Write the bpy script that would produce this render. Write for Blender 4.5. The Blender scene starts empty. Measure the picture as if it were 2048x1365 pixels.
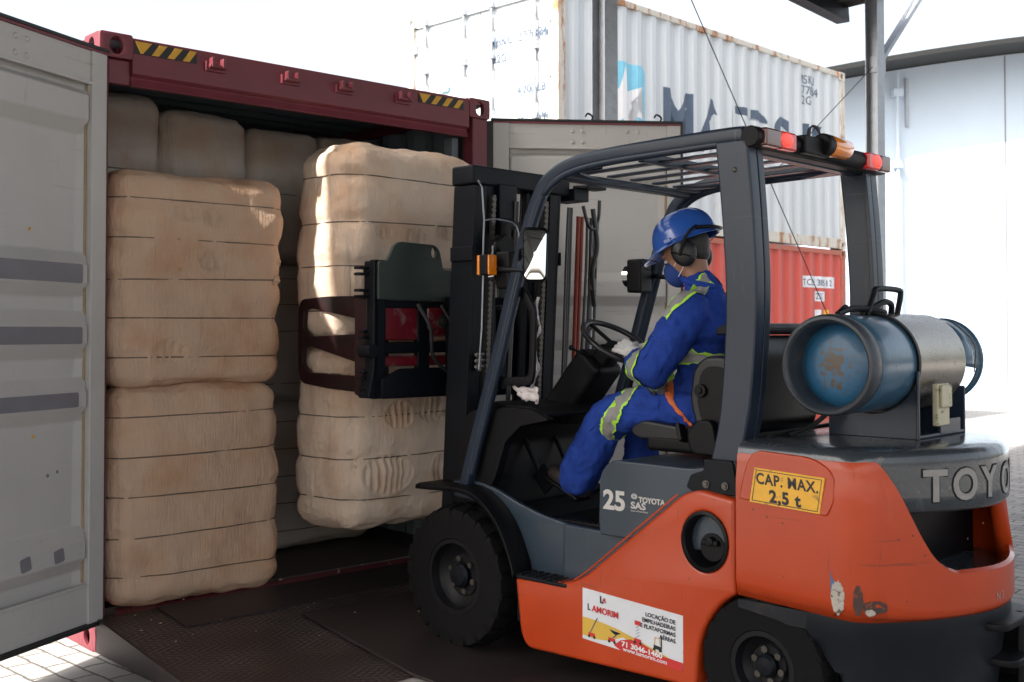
import bpy, bmesh, math, random
from mathutils import Vector, Matrix, noise
R = math.radians
scene = bpy.context.scene
col = scene.collection
# ------------------------------------------------------------------ camera
cam = bpy.data.cameras.new("camera"); camo = bpy.data.objects.new("camera", cam); col.objects.link(camo)
camo.location = (0, 0, 1.5); camo.rotation_euler = (R(91.2), 0, 0)
cam.lens = 39.656; cam.sensor_width = 36; cam.shift_y = -0.03553; cam.clip_start = .05; cam.clip_end = 600
cam.dof.use_dof = True; cam.dof.focus_distance = 4.6; cam.dof.aperture_fstop = 5.6
scene.camera = camo
# ------------------------------------------------------------------ world, sun, exposure
SUN_EL = 43.0; SUN_AZ = 222.7            # azimuth: direction of the sun in the ground plane, degrees from +X
sh = Vector((math.cos(R(SUN_AZ)), math.sin(R(SUN_AZ)), 0))
w = bpy.data.worlds.new("World"); scene.world = w; w.use_nodes = True
nt = w.node_tree; bg = nt.nodes["Background"]
sky = nt.nodes.new("ShaderNodeTexSky"); sky.sky_type = 'NISHITA'; sky.sun_disc = False
sky.sun_elevation = R(SUN_EL); sky.sun_rotation = R(90 - SUN_AZ); sky.dust_density = 6; sky.air_density = 1.2; sky.ozone_density = .6
hs = nt.nodes.new("ShaderNodeHueSaturation"); hs.inputs['Saturation'].default_value = .45; hs.inputs['Value'].default_value = 1.1
nt.links.new(sky.outputs[0], hs.inputs['Color']); nt.links.new(hs.outputs[0], bg.inputs[0]); bg.inputs[1].default_value = .15
sl = bpy.data.lights.new("sun", 'SUN'); sl.energy = 4.0; sl.angle = R(1.0); sl.color = (1, .95, .88)
so = bpy.data.objects.new("sun", sl); col.objects.link(so)
sd = -(sh * math.cos(R(SUN_EL)) + Vector((0, 0, math.sin(R(SUN_EL)))))
so.rotation_euler = sd.to_track_quat('-Z', 'Y').to_euler()
vs = scene.view_settings; vs.view_transform = 'Standard'; vs.look = 'None'; vs.gamma = 1; vs.exposure = 1.28

# ------------------------------------------------------------------ materials
MATS = {}
def mat(name, c, rough=.5, metal=0, var=.12, scale=6, bump=.0, bscale=60, dirt=None, dscale=3, dth=.6, stretch=(1, 1, 1), coat=0, emit=None, ev=0, trans=0, rvar=.1, spec=.5, scratch=None):
    m = bpy.data.materials.new(name); m.use_nodes = True; t = m.node_tree; N = t.nodes; L = t.links
    b = N["Principled BSDF"]; b.inputs['Roughness'].default_value = rough; b.inputs['Metallic'].default_value = metal
    b.inputs['Specular IOR Level'].default_value = spec
    if coat: b.inputs['Coat Weight'].default_value = coat; b.inputs['Coat Roughness'].default_value = .12
    if trans: b.inputs['Transmission Weight'].default_value = trans
    tc = N.new('ShaderNodeTexCoord'); mp = N.new('ShaderNodeMapping'); mp.inputs['Scale'].default_value = stretch
    L.new(tc.outputs['Object'], mp.inputs[0])
    n1 = N.new('ShaderNodeTexNoise'); n1.inputs['Scale'].default_value = scale; n1.inputs['Detail'].default_value = 6; n1.inputs['Roughness'].default_value = .65
    L.new(mp.outputs[0], n1.inputs[0])
    mx = N.new('ShaderNodeMix'); mx.data_type = 'RGBA'
    mx.inputs[6].default_value = (*[max(0, x * (1 - var * 1.6)) for x in c], 1); mx.inputs[7].default_value = (*[min(1, x * (1 + var * 1.6)) for x in c], 1)
    L.new(n1.outputs[0], mx.inputs[0]); out = mx.outputs[2]
    if dirt:
        n2 = N.new('ShaderNodeTexNoise'); n2.inputs['Scale'].default_value = dscale; n2.inputs['Detail'].default_value = 9; n2.inputs['Roughness'].default_value = .7
        L.new(mp.outputs[0], n2.inputs[0])
        mr = N.new('ShaderNodeMapRange'); mr.inputs[1].default_value = dth; mr.inputs[2].default_value = dth + .08
        L.new(n2.outputs[0], mr.inputs[0])
        m2 = N.new('ShaderNodeMix'); m2.data_type = 'RGBA'; m2.inputs[7].default_value = (*dirt, 1)
        L.new(mr.outputs[0], m2.inputs[0]); L.new(out, m2.inputs[6]); out = m2.outputs[2]
    if scratch:
        for k, st in enumerate(((1.2, 1.2, 26), (22, 22, 1.5))):
            mp2 = N.new('ShaderNodeMapping'); mp2.inputs['Scale'].default_value = st; mp2.inputs['Rotation'].default_value = (.25 + k, .35, .2 * k); L.new(tc.outputs['Object'], mp2.inputs[0])
            ns = N.new('ShaderNodeTexNoise'); ns.inputs['Scale'].default_value = 2.6; ns.inputs['Detail'].default_value = 3; ns.inputs['Distortion'].default_value = .4; L.new(mp2.outputs[0], ns.inputs[0])
            mk = N.new('ShaderNodeMapRange'); mk.inputs[1].default_value = .69; mk.inputs[2].default_value = .73; mk.inputs[4].default_value = .75; L.new(ns.outputs[0], mk.inputs[0])
            m3 = N.new('ShaderNodeMix'); m3.data_type = 'RGBA'; m3.inputs[7].default_value = (*scratch, 1); L.new(mk.outputs[0], m3.inputs[0]); L.new(out, m3.inputs[6]); out = m3.outputs[2]
    L.new(out, b.inputs['Base Color'])
    if rvar:
        mr2 = N.new('ShaderNodeMapRange'); mr2.inputs[3].default_value = max(.02, rough - rvar); mr2.inputs[4].default_value = min(1, rough + rvar)
        L.new(n1.outputs[0], mr2.inputs[0]); L.new(mr2.outputs[0], b.inputs['Roughness'])
    if bump:
        n3 = N.new('ShaderNodeTexNoise'); n3.inputs['Scale'].default_value = bscale; n3.inputs['Detail'].default_value = 4
        L.new(mp.outputs[0], n3.inputs[0])
        bp = N.new('ShaderNodeBump'); bp.inputs['Strength'].default_value = bump; bp.inputs['Distance'].default_value = .01
        L.new(n3.outputs[0], bp.inputs['Height']); L.new(bp.outputs[0], b.inputs['Normal'])
    if emit: b.inputs['Emission Color'].default_value = (*emit, 1); b.inputs['Emission Strength'].default_value = ev
    MATS[name] = m
    return m
orange = mat('orange_paint', (.45, .047, .006), .38, coat=.2, var=.14, scale=3, scratch=(.20, .035, .012), rvar=.16, dirt=(.11, .028, .012), dscale=15, dth=.665, bump=.03, bscale=90)
bluegrey = mat('bluegrey_paint', (.026, .041, .060), .38, coat=.2, scratch=(.06, .07, .08), rvar=.15, var=.15, scale=4, dirt=(.07, .06, .05), dscale=7, dth=.66, bump=.03, bscale=80)
lowdark = mat('lower_dark_paint', (.010, .012, .016), .4, var=.3, dirt=(.025, .022, .02), dscale=6, dth=.58, spec=.3)
topcov = mat('counterweight_cover_paint', (.036, .044, .052), .26, coat=.5, var=.25, scale=7, dirt=(.14, .12, .10), dscale=14, dth=.60, bump=.15, bscale=40)
guardp = mat('guard_paint', (.016, .026, .045), .36, coat=.15, spec=.35, scratch=(.05, .06, .07), var=.1, scale=4, bump=.05, bscale=140)
black = mat('black_plastic', (.0045, .0045, .0058), .48, spec=.22, var=.25, bump=.05, bscale=120, dirt=(.020, .018, .017), dscale=6, dth=.66)
blackm = mat('mast_steel', (.004, .0055, .009), .5, spec=.22, var=.25, dirt=(.022, .016, .014), dscale=8, dth=.66, bump=.06)
rubber = mat('tyre_rubber', (.0065, .0063, .007), .8, var=.25, scale=12, bump=.15, bscale=50, spec=.15, dirt=(.012, .010, .0095), dscale=8, dth=.6)
rimm = mat('rim_dark', (.006, .006, .008), .5, spec=.25, var=.3, dirt=(.03, .024, .022), dscale=10, dth=.62)
steel = mat('bare_steel', (.45, .43, .40), .35, metal=.9, var=.2)
chrome = mat('chrome', (.8, .8, .8), .12, metal=1, var=.05)
greasy = mat('chain_grease', (.10, .09, .08), .4, metal=.6, var=.4)
redp = mat('red_paint', (.15, .008, .016), .35, coat=.3, dirt=(.2, .10, .10), dscale=16, dth=.55)
hose = mat('hose_rubber', (.02, .02, .022), .35, var=.2)
hosered = mat('red_hose', (.25, .035, .015), .5, var=.2)
sealant = mat('tan_sealant', (.36, .27, .17), .7, var=.25, scale=9)
maroon = mat('maroon_container_paint', (.165, .030, .042), .45, var=.2, scale=3, dirt=(.12, .05, .035), dscale=5, dth=.64, bump=.06, bscale=30)
doorg = mat('door_grey_paint', (.52, .505, .485), .45, var=.09, scale=2, scratch=(.40, .36, .30), dirt=(.28, .20, .12), dscale=3, dth=.70, bump=.04, bscale=25)
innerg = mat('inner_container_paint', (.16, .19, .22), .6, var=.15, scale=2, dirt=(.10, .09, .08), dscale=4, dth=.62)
floorw = mat('container_floor', (.055, .042, .036), .6, var=.4, stretch=(1, 8, 1), bump=.1)
patchg = mat('grey_patch_paint', (.20, .195, .215), .5, var=.15, scale=8)
gasket = mat('door_gasket', (.018, .02, .022), .5, var=.2)
yellow = mat('hazard_yellow', (.68, .36, .03), .5, var=.15, scale=20)
blk = mat('ink_black', (.015, .015, .018), .5, var=.1)
sticky = mat('sticker_yellow', (.80, .42, .035), .4, var=.15, scale=20, dirt=(.3, .15, .04), dscale=25, dth=.60)
white = mat('sticker_white', (.66, .68, .72), .4, var=.08, scale=10, dirt=(.5, .5, .52), dscale=12, dth=.62)
silver = mat('silver_lettering', (.56, .54, .52), .4, metal=.1, var=.08)
redink = mat('ink_red', (.55, .03, .03), .5, var=.08)
whiteink = mat('ink_white', (.75, .75, .76), .5, var=.05)
goldink = mat('ink_gold', (.62, .40, .06), .5, var=.08)
galv = mat('galvanised_steel', (.36, .38, .41), .45, metal=.55, var=.25, scale=14, bump=.02)
wmetal = mat('white_container_paint', (.52, .555, .58), .5, var=.07, scale=2, dirt=(.55, .42, .26), dscale=4, dth=.66, stretch=(1, 1, .25))
wrust = mat('rusty_white_paint', (.55, .52, .46), .6, var=.15, scale=3, dirt=(.33, .15, .06), dscale=5, dth=.50, stretch=(1, 1, .3))
redc = mat('red_container_paint', (.50, .075, .055), .5, var=.12, scale=2, dirt=(.35, .10, .07), dscale=5, dth=.62, stretch=(1, 1, .25))
redrust = mat('rusty_red_frame', (.40, .10, .06), .6, var=.25, dirt=(.25, .13, .08), dscale=6, dth=.52)
navy = mat('navy_lettering', (.07, .10, .15), .55, var=.25, scale=5, dirt=(.25, .28, .30), dscale=9, dth=.72)
cyan = mat('logo_blue', (.20, .52, .68), .5, var=.1)
wallw = mat('white_shed_wall', (.46, .545, .64), .6, var=.05, scale=1)
rooff = mat('dark_roof_sheet', (.014, .015, .015), .7, var=.3, scale=3)
tankb = mat('tank_blue_paint', (.040, .105, .17), .30, coat=.4, var=.25, scale=5, dirt=(.085, .075, .06), dscale=7, dth=.58, bump=.1, bscale=50)
tankend = mat('tank_end_paint', (.020, .105, .21), .42, coat=.2, var=.22, scale=6, dirt=(.10, .07, .045), dscale=8, dth=.66, bump=.12, bscale=60)
def rusty_end():
    t = tankend.node_tree; N = t.nodes; L = t.links; b = N['Principled BSDF']; old = b.inputs['Base Color'].links[0].from_socket
    tc = N.new('ShaderNodeTexCoord'); vl = N.new('ShaderNodeVectorMath'); vl.operation = 'MULTIPLY'; vl.inputs[1].default_value = (1, 0, .75); L.new(tc.outputs['Object'], vl.inputs[0])
    ln = N.new('ShaderNodeVectorMath'); ln.operation = 'LENGTH'; L.new(vl.outputs[0], ln.inputs[0])
    n = N.new('ShaderNodeTexNoise'); n.inputs['Scale'].default_value = 55; n.inputs['Detail'].default_value = 8; L.new(tc.outputs['Object'], n.inputs[0])
    m1 = N.new('ShaderNodeMapRange'); m1.inputs[1].default_value = .0; m1.inputs[2].default_value = .12; m1.inputs[3].default_value = .66; m1.inputs[4].default_value = .30; L.new(ln.outputs['Value'], m1.inputs[0])
    ad = N.new('ShaderNodeMath'); ad.operation = 'ADD'; L.new(m1.outputs[0], ad.inputs[0]); L.new(n.outputs[0], ad.inputs[1])
    m2 = N.new('ShaderNodeMapRange'); m2.inputs[1].default_value = 1.0; m2.inputs[2].default_value = 1.10; L.new(ad.outputs[0], m2.inputs[0])
    mx = N.new('ShaderNodeMix'); mx.data_type = 'RGBA'; mx.inputs[7].default_value = (.075, .050, .030, 1); L.new(m2.outputs[0], mx.inputs[0]); L.new(old, mx.inputs[6]); L.new(mx.outputs[2], b.inputs['Base Color'])
rusty_end()
tankring = mat('tank_ring_worn', (.035, .042, .052), .42, var=.4, dirt=(.12, .085, .055), dscale=9, dth=.60, bump=.15)
stain = mat('stained_metal_band', (.30, .275, .24), .28, metal=.75, var=.25, scale=5, dirt=(.12, .10, .085), dscale=6, dth=.60)
cloth = mat('blue_coverall_cloth', (.018, .052, .29), .85, var=.30, scale=14, bump=.40, bscale=18, spec=.2)
maskm = mat('blue_mask_cloth', (.018, .05, .22), .9, var=.1, bump=.1)
helm = mat('blue_helmet_plastic', (.025, .10, .42), .22, coat=.6, var=.05, rvar=.04)
skin = mat('skin', (.30, .15, .09), .5, var=.1)
hair = mat('dark_hair', (.02, .016, .014), .6, var=.3, bump=.3, bscale=120)
glove = mat('white_knit_glove', (.62, .61, .60), .9, var=.1, bump=.4, bscale=160)
reflect = mat('grey_reflective_tape', (.28, .27, .26), .45, var=.08)
lime = mat('lime_piping', (.45, .85, .06), .6, var=.06)
belt = mat('orange_seat_belt', (.60, .13, .035), .6, var=.1, bump=.1, bscale=200)
boot = mat('dark_boot_leather', (.035, .028, .024), .55, var=.3, bump=.1)
seatm = mat('seat_vinyl', (.009, .009, .011), .42, var=.2, bump=.06, bscale=90)
amber = mat('amber_lens', (.75, .22, .01), .12, var=.15, emit=(1, .25, .01), ev=.03, coat=.8)
redlens = mat('red_lens', (.55, .015, .02), .12, var=.2, emit=(1, .02, .02), ev=.04, coat=.8)
redlit = mat('red_lens_lit', (.8, .04, .02), .15, var=.1, emit=(1, .06, .03), ev=.25)
brownlens = mat('dark_lens', (.13, .04, .03), .15, var=.2, coat=.8)
mirrorm = mat('mirror_glass', (.9, .92, .92), .03, metal=1, var=.0, rvar=0)
plasticw = mat('clear_plastic_wrap', (.55, .5, .5), .3, var=.3, bump=.5, bscale=30)
olive = mat('clamp_back_plate_paint', (.028, .042, .036), .5, var=.2)

def bale_mat(name, c, k=1):
    m = mat(name, c, .9, var=.13, scale=2.2, spec=.15)
    t = m.node_tree; N = t.nodes; L = t.links; b = N['Principled BSDF']
    tc = N.new('ShaderNodeTexCoord'); mp = N.new('ShaderNodeMapping'); mp.inputs['Scale'].default_value = (60, 60, 5)
    n = N.new('ShaderNodeTexNoise'); n.inputs['Scale'].default_value = 1.6; n.inputs['Detail'].default_value = 6
    L.new(tc.outputs['Object'], mp.inputs[0]); L.new(mp.outputs[0], n.inputs[0])
    n2 = N.new('ShaderNodeTexNoise'); n2.inputs['Scale'].default_value = 11; n2.inputs['Detail'].default_value = 10; n2.inputs['Distortion'].default_value = 1.2; n2.inputs['Roughness'].default_value = .62
    L.new(tc.outputs['Object'], n2.inputs[0])
    ad = N.new('ShaderNodeMath'); ad.operation = 'ADD'; L.new(n.outputs[0], ad.inputs[0]); L.new(n2.outputs[0], ad.inputs[1])
    bp = N.new('ShaderNodeBump'); bp.inputs['Strength'].default_value = .5 * k; bp.inputs['Distance'].default_value = .02
    L.new(ad.outputs[0], bp.inputs['Height']); L.new(bp.outputs[0], b.inputs['Normal'])
    # faint stains
    n3 = N.new('ShaderNodeTexNoise'); n3.inputs['Scale'].default_value = 3.1; n3.inputs['Detail'].default_value = 7
    L.new(tc.outputs['Object'], n3.inputs[0])
    mr = N.new('ShaderNodeMapRange'); mr.inputs[1].default_value = .48; mr.inputs[2].default_value = .72; mr.inputs[4].default_value = .7
    L.new(n3.outputs[0], mr.inputs[0])
    old = b.inputs['Base Color'].links[0].from_socket
    mx = N.new('ShaderNodeMix'); mx.data_type = 'RGBA'; mx.inputs[7].default_value = (c[0] * .86, c[1] * .66, c[2] * .50, 1)
    L.new(mr.outputs[0], mx.inputs[0]); L.new(old, mx.inputs[6]); L.new(mx.outputs[2], b.inputs['Base Color'])
    return m
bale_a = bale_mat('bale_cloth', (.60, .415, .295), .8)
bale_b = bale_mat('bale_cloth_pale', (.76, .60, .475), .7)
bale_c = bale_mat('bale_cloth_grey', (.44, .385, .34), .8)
strapm = mat('bale_wire', (.13, .095, .07), .6, var=.3)

# chequer plate
def chequer():
    m = mat('chequer_plate_steel', (.030, .021, .021), .42, metal=.25, var=.35, scale=2.5, dirt=(.040, .025, .021), dscale=3, dth=.55)
    t = m.node_tree; N = t.nodes; L = t.links; b = N['Principled BSDF']
    tc = N.new('ShaderNodeTexCoord'); hts = []
    for rot, off in ((40, 0), (-40, .5)):
        mp = N.new('ShaderNodeMapping'); mp.inputs['Rotation'].default_value = (0, 0, R(rot)); mp.inputs['Scale'].default_value = (22, 46, 1); mp.inputs['Location'].default_value = (off, off, 0)
        L.new(tc.outputs['Object'], mp.inputs[0])
        fr = N.new('ShaderNodeVectorMath'); fr.operation = 'FRACTION'; L.new(mp.outputs[0], fr.inputs[0])
        sb = N.new('ShaderNodeVectorMath'); sb.operation = 'SUBTRACT'; sb.inputs[1].default_value = (.5, .5, 0); L.new(fr.outputs[0], sb.inputs[0])
        ml = N.new('ShaderNodeVectorMath'); ml.operation = 'MULTIPLY'; ml.inputs[1].default_value = (1.2, 2.4, 0); L.new(sb.outputs[0], ml.inputs[0])
        ln = N.new('ShaderNodeVectorMath'); ln.operation = 'LENGTH'; L.new(ml.outputs[0], ln.inputs[0])
        mr = N.new('ShaderNodeMapRange'); mr.inputs[1].default_value = .5; mr.inputs[2].default_value = .3; mr.inputs[3].default_value = 0; mr.inputs[4].default_value = 1
        L.new(ln.outputs['Value'], mr.inputs[0]); hts.append(mr)
    mx = N.new('ShaderNodeMath'); mx.operation = 'MAXIMUM'; L.new(hts[0].outputs[0], mx.inputs[0]); L.new(hts[1].outputs[0], mx.inputs[1])
    bp = N.new('ShaderNodeBump'); bp.inputs['Strength'].default_value = .8; bp.inputs['Distance'].default_value = .004
    L.new(mx.outputs[0], bp.inputs['Height']); L.new(bp.outputs[0], b.inputs['Normal'])
    old = b.inputs['Base Color'].links[0].from_socket
    wn = N.new('ShaderNodeTexNoise'); wn.inputs['Scale'].default_value = 1.7; wn.inputs['Detail'].default_value = 5; L.new(tc.outputs['Object'], wn.inputs[0])
    wr = N.new('ShaderNodeMapRange'); wr.inputs[1].default_value = .42; wr.inputs[2].default_value = .62; L.new(wn.outputs[0], wr.inputs[0])
    mu = N.new('ShaderNodeMath'); mu.operation = 'MULTIPLY'; L.new(mx.outputs[0], mu.inputs[0]); L.new(wr.outputs[0], mu.inputs[1])
    cm = N.new('ShaderNodeMix'); cm.data_type = 'RGBA'; cm.inputs[7].default_value = (.15, .125, .12, 1); L.new(mu.outputs[0], cm.inputs[0]); L.new(old, cm.inputs[6]); L.new(cm.outputs[2], b.inputs['Base Color'])
    return m
cheq = chequer()
plateD = mat('worn_dark_plate', (.028, .020, .021), .5, metal=.2, var=.35, scale=2, dirt=(.05, .035, .03), dscale=5, dth=.60, bump=.05)

# paving
def paving():
    m = mat('paver_blocks', (.30, .29, .28), .8, var=.2, scale=3, spec=.2)
    t = m.node_tree; N = t.nodes; L = t.links; b = N['Principled BSDF']
    tc = N.new('ShaderNodeTexCoord'); mp = N.new('ShaderNodeMapping'); mp.inputs['Rotation'].default_value = (0, 0, R(42.8))
    nz = N.new('ShaderNodeTexNoise'); nz.inputs['Scale'].default_value = 9; L.new(tc.outputs['Object'], nz.inputs[0])
    vm = N.new('ShaderNodeVectorMath'); vm.operation = 'MULTIPLY_ADD'; vm.inputs[1].default_value = (.035, .035, 0); L.new(nz.outputs[1], vm.inputs[0]); L.new(tc.outputs['Object'], vm.inputs[2])
    L.new(vm.outputs[0], mp.inputs[0])
    br = N.new('ShaderNodeTexBrick'); br.inputs['Scale'].default_value = 1; br.inputs['Brick Width'].default_value = .24; br.inputs['Row Height'].default_value = .115
    br.inputs['Mortar Size'].default_value = .007; br.inputs['Mortar Smooth'].default_value = .3
    br.inputs['Color1'].default_value = (.42, .41, .40, 1); br.inputs['Color2'].default_value = (.32, .315, .31, 1); br.inputs['Mortar'].default_value = (.13, .125, .115, 1)
    L.new(mp.outputs[0], br.inputs[0])
    old = b.inputs['Base Color'].links[0].from_socket
    mx = N.new('ShaderNodeMix'); mx.data_type = 'RGBA'; mx.blend_type = 'MULTIPLY'; mx.inputs[0].default_value = .8
    mm = N.new('ShaderNodeVectorMath'); mm.operation = 'SCALE'; mm.inputs['Scale'].default_value = 3.0; L.new(old, mm.inputs[0])
    L.new(br.outputs[0], mx.inputs[6]); L.new(mm.outputs[0], mx.inputs[7]); L.new(mx.outputs[2], b.inputs['Base Color'])
    bp = N.new('ShaderNodeBump'); bp.inputs['Strength'].default_value = .6; bp.inputs['Distance'].default_value = .012; bp.invert = True
    L.new(br.outputs['Fac'], bp.inputs['Height']); L.new(bp.outputs[0], b.inputs['Normal'])
    return m
pave = paving()

# ------------------------------------------------------------------ mesh helpers
def tag(o, label=None, cat=None, group=None, kind=None):
    if label: o['label'] = label
    if cat: o['category'] = cat
    if group: o['group'] = group
    if kind: o['kind'] = kind
    return o
def empty(name, loc=(0, 0, 0), rz=0, parent=None):
    o = bpy.data.objects.new(name, None); col.objects.link(o); o.location = loc; o.rotation_euler = (0, 0, rz)
    o.empty_display_size = .1
    if parent: o.parent = parent
    return o
def fin(me, name, m, parent, bevel=0, seg=2, ang=35, subd=0):
    bm = bmesh.new(); bm.from_mesh(me)
    for f in bm.faces: f.smooth = True
    for e in bm.edges:
        if len(e.link_faces) == 2: e.smooth = e.calc_face_angle(0) < R(ang)
    bm.to_mesh(me); bm.free()
    o = bpy.data.objects.new(name, me); col.objects.link(o)
    if m: me.materials.clear(); me.materials.append(m)
    if parent: o.parent = parent
    if bevel:
        b = o.modifiers.new('bevel', 'BEVEL'); b.width = bevel; b.segments = seg; b.limit_method = 'ANGLE'; b.angle_limit = R(38)
        b.harden_normals = False
        wn = o.modifiers.new('wn', 'WEIGHTED_NORMAL'); wn.keep_sharp = False
    if subd:
        s = o.modifiers.new('subd', 'SUBSURF'); s.levels = subd; s.render_levels = subd
    return o
class MB:
    def __init__(s): s.b = bmesh.new()
    def box(s, c, d, rot=None):
        M = Matrix.Translation(Vector(c)) @ (rot.to_4x4() if rot else Matrix.Identity(4)) @ Matrix.Diagonal((*d, 1))
        bmesh.ops.create_cube(s.b, size=1, matrix=M); return s
    def boxx(s, x0, x1, y0, y1, z0, z1): return s.box(((x0 + x1) / 2, (y0 + y1) / 2, (z0 + z1) / 2), (abs(x1 - x0), abs(y1 - y0), abs(z1 - z0)))
    def bar(s, p0, p1, wd, ht, up=(0, 0, 1)):
        p0, p1 = Vector(p0), Vector(p1); z = (p1 - p0); L = z.length; z = z.normalized(); up = Vector(up)
        x = up.cross(z)
        if x.length < 1e-4: x = Vector((1, 0, 0)).cross(z)
        x.normalize(); y = z.cross(x)
        M = Matrix((x, y, z)).transposed(); return s.box((p0 + p1) / 2, (wd, ht, L), M)
    def cyl(s, p0, p1, r0, r1=None, seg=24, cap=True):
        p0, p1 = Vector(p0), Vector(p1); z = p1 - p0
        M = Matrix.Translation((p0 + p1) / 2) @ z.to_track_quat('Z', 'Y').to_matrix().to_4x4()
        bmesh.ops.create_cone(s.b, cap_ends=cap, segments=seg, radius1=r0, radius2=r0 if r1 is None else r1, depth=z.length, matrix=M); return s
    def sph(s, c, r, sc=(1, 1, 1), u=20, v=12, rot=None):
        M = Matrix.Translation(Vector(c)) @ (rot.to_4x4() if rot else Matrix.Identity(4)) @ Matrix.Diagonal((*[r * k for k in sc], 1))
        bmesh.ops.create_uvsphere(s.b, u_segments=u, v_segments=v, radius=1, matrix=M); return s
    def sweep(s, path, sec, closed=False, up=(0, 0, 1), scl=None, cap=True):
        P = [Vector(p) for p in path]; n = len(P); rings = []; up = Vector(up)
        prevx = None
        for i in range(n):
            if closed: t = (P[(i + 1) % n] - P[i - 1])
            else: t = P[min(i + 1, n - 1)] - P[max(i - 1, 0)]
            t.normalize()
            if prevx is None:
                x = up.cross(t)
                if x.length < 1e-3: x = Vector((1, 0, 0)).cross(t)
            else: x = prevx - t * prevx.dot(t)
            x.normalize(); prevx = x; y = t.cross(x); k = scl[i] if scl else 1
            rings.append([s.b.verts.new(P[i] + x * a * k + y * b * k) for a, b in sec])
        m = len(sec)
        for i in range(n if closed else n - 1):
            A, Bq = rings[i], rings[(i + 1) % n]
            for j in range(m): s.b.faces.new((A[j], A[(j + 1) % m], Bq[(j + 1) % m], Bq[j]))
        if cap and not closed:
            s.b.faces.new(rings[0][::-1]); s.b.faces.new(rings[-1])
        return s
    def tube(s, path, r, seg=10, closed=False, scl=None):
        sec = [(r * math.cos(2 * math.pi * i / seg), r * math.sin(2 * math.pi * i / seg)) for i in range(seg)]
        return s.sweep(path, sec, closed, scl=scl)
    def lathe(s, prof, c, axis, seg=48, closed=False):   # prof: (r, h) along axis
        c = Vector(c); q = Vector(axis).normalized().to_track_quat('Z', 'Y'); rings = []
        for r, h in prof:
            rings.append([s.b.verts.new(c + q @ Vector((r * math.cos(2 * math.pi * i / seg), r * math.sin(2 * math.pi * i / seg), h))) for i in range(seg)])
        k = len(rings)
        for i in range(k if closed else k - 1):
            A, Bq = rings[i], rings[(i + 1) % k]
            for j in range(seg): s.b.faces.new((A[j], A[(j + 1) % seg], Bq[(j + 1) % seg], Bq[j]))
        return s
    def prism(s, pts, ax, c0, c1):
        def P(u, v, c): return {'x': (c, u, v), 'y': (u, c, v), 'z': (u, v, c)}[ax]
        A = [s.b.verts.new(P(u, v, c0)) for u, v in pts]; Bq = [s.b.verts.new(P(u, v, c1)) for u, v in pts]; n = len(pts)
        s.b.faces.new(A); s.b.faces.new(Bq[::-1])
        for i in range(n): s.b.faces.new((A[i], A[(i + 1) % n], Bq[(i + 1) % n], Bq[i]))
        return s
    def grid(s, f, nu, nv, wrap=False):
        V = [[s.b.verts.new(f(i / (nu if wrap else nu - 1), j / (nv - 1))) for j in range(nv)] for i in range(nu)]
        for i in range(nu if wrap else nu - 1):
            for j in range(nv - 1): s.b.faces.new((V[i][j], V[(i + 1) % nu][j], V[(i + 1) % nu][j + 1], V[i][j + 1]))
        return V
    def build(s, name, m, parent=None, bevel=0, seg=2, ang=35, subd=0):
        bmesh.ops.remove_doubles(s.b, verts=s.b.verts, dist=1e-5)
        bmesh.ops.recalc_face_normals(s.b, faces=s.b.faces)
        me = bpy.data.meshes.new(name); s.b.to_mesh(me); s.b.free()
        return fin(me, name, m, parent, bevel, seg, ang, subd)
def rnd(pts, r, n=5):                      # round the corners of a 2D polygon; r number or list
    out = []; N = len(pts)
    for i, p in enumerate(pts):
        rr = r[i] if isinstance(r, (list, tuple)) else r
        p = Vector(p); a = Vector(pts[i - 1]) - p; b = Vector(pts[(i + 1) % N]) - p
        if rr <= 0: out.append((p.x, p.y)); continue
        k = min(rr, a.length * .48, b.length * .48); a = p + a.normalized() * k; b = p + b.normalized() * k
        for j in range(n + 1):
            t = j / n; q = a * (1 - t) ** 2 + p * 2 * t * (1 - t) + b * t * t; out.append((q.x, q.y))
    return out
def circ(cx, cy, r, n=40, ry=None): return [(cx + r * math.cos(2 * math.pi * i / n), cy + (ry or r) * math.sin(2 * math.pi * i / n)) for i in range(n)]
def plate(name, outer, holes, ax, c0, c1, m, parent=None, bevel=.004, res=2):
    cu = bpy.data.curves.new(name, 'CURVE'); cu.dimensions = '2D'; cu.fill_mode = 'BOTH'
    cu.extrude = max(0, abs(c1 - c0) / 2 - bevel); cu.bevel_depth = bevel; cu.bevel_resolution = res; cu.offset = -bevel
    for pl in [outer] + list(holes):
        sp = cu.splines.new('POLY'); sp.points.add(len(pl) - 1)
        for q, (u, v) in zip(sp.points, pl): q.co = (u, v, 0, 1)
        sp.use_cyclic_u = True
    ob = bpy.data.objects.new('tmp', cu); me = bpy.data.meshes.new_from_object(ob); bpy.data.objects.remove(ob)
    cc = (c0 + c1) / 2
    for v in me.vertices:
        u, vv, wv = v.co
        v.co = {'x': (cc + wv, u, vv), 'y': (u, cc + wv, vv), 'z': (u, vv, cc + wv)}[ax]
    bm = bmesh.new(); bm.from_mesh(me); bmesh.ops.remove_doubles(bm, verts=bm.verts, dist=1e-5); bmesh.ops.recalc_face_normals(bm, faces=bm.faces); bm.to_mesh(me); bm.free()
    return fin(me, name, m, parent)
def textmesh(s, size=.1, bold=0, ext=.001, align='LEFT', sp=1, line=1):
    cu = bpy.data.curves.new('t', 'FONT'); cu.body = s; cu.size = size; cu.offset = bold; cu.extrude = ext; cu.align_x = align; cu.space_character = sp; cu.space_line = line; cu.resolution_u = 4
    ob = bpy.data.objects.new('tmp', cu); me = bpy.data.meshes.new_from_object(ob); bpy.data.objects.remove(ob); return me
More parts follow.
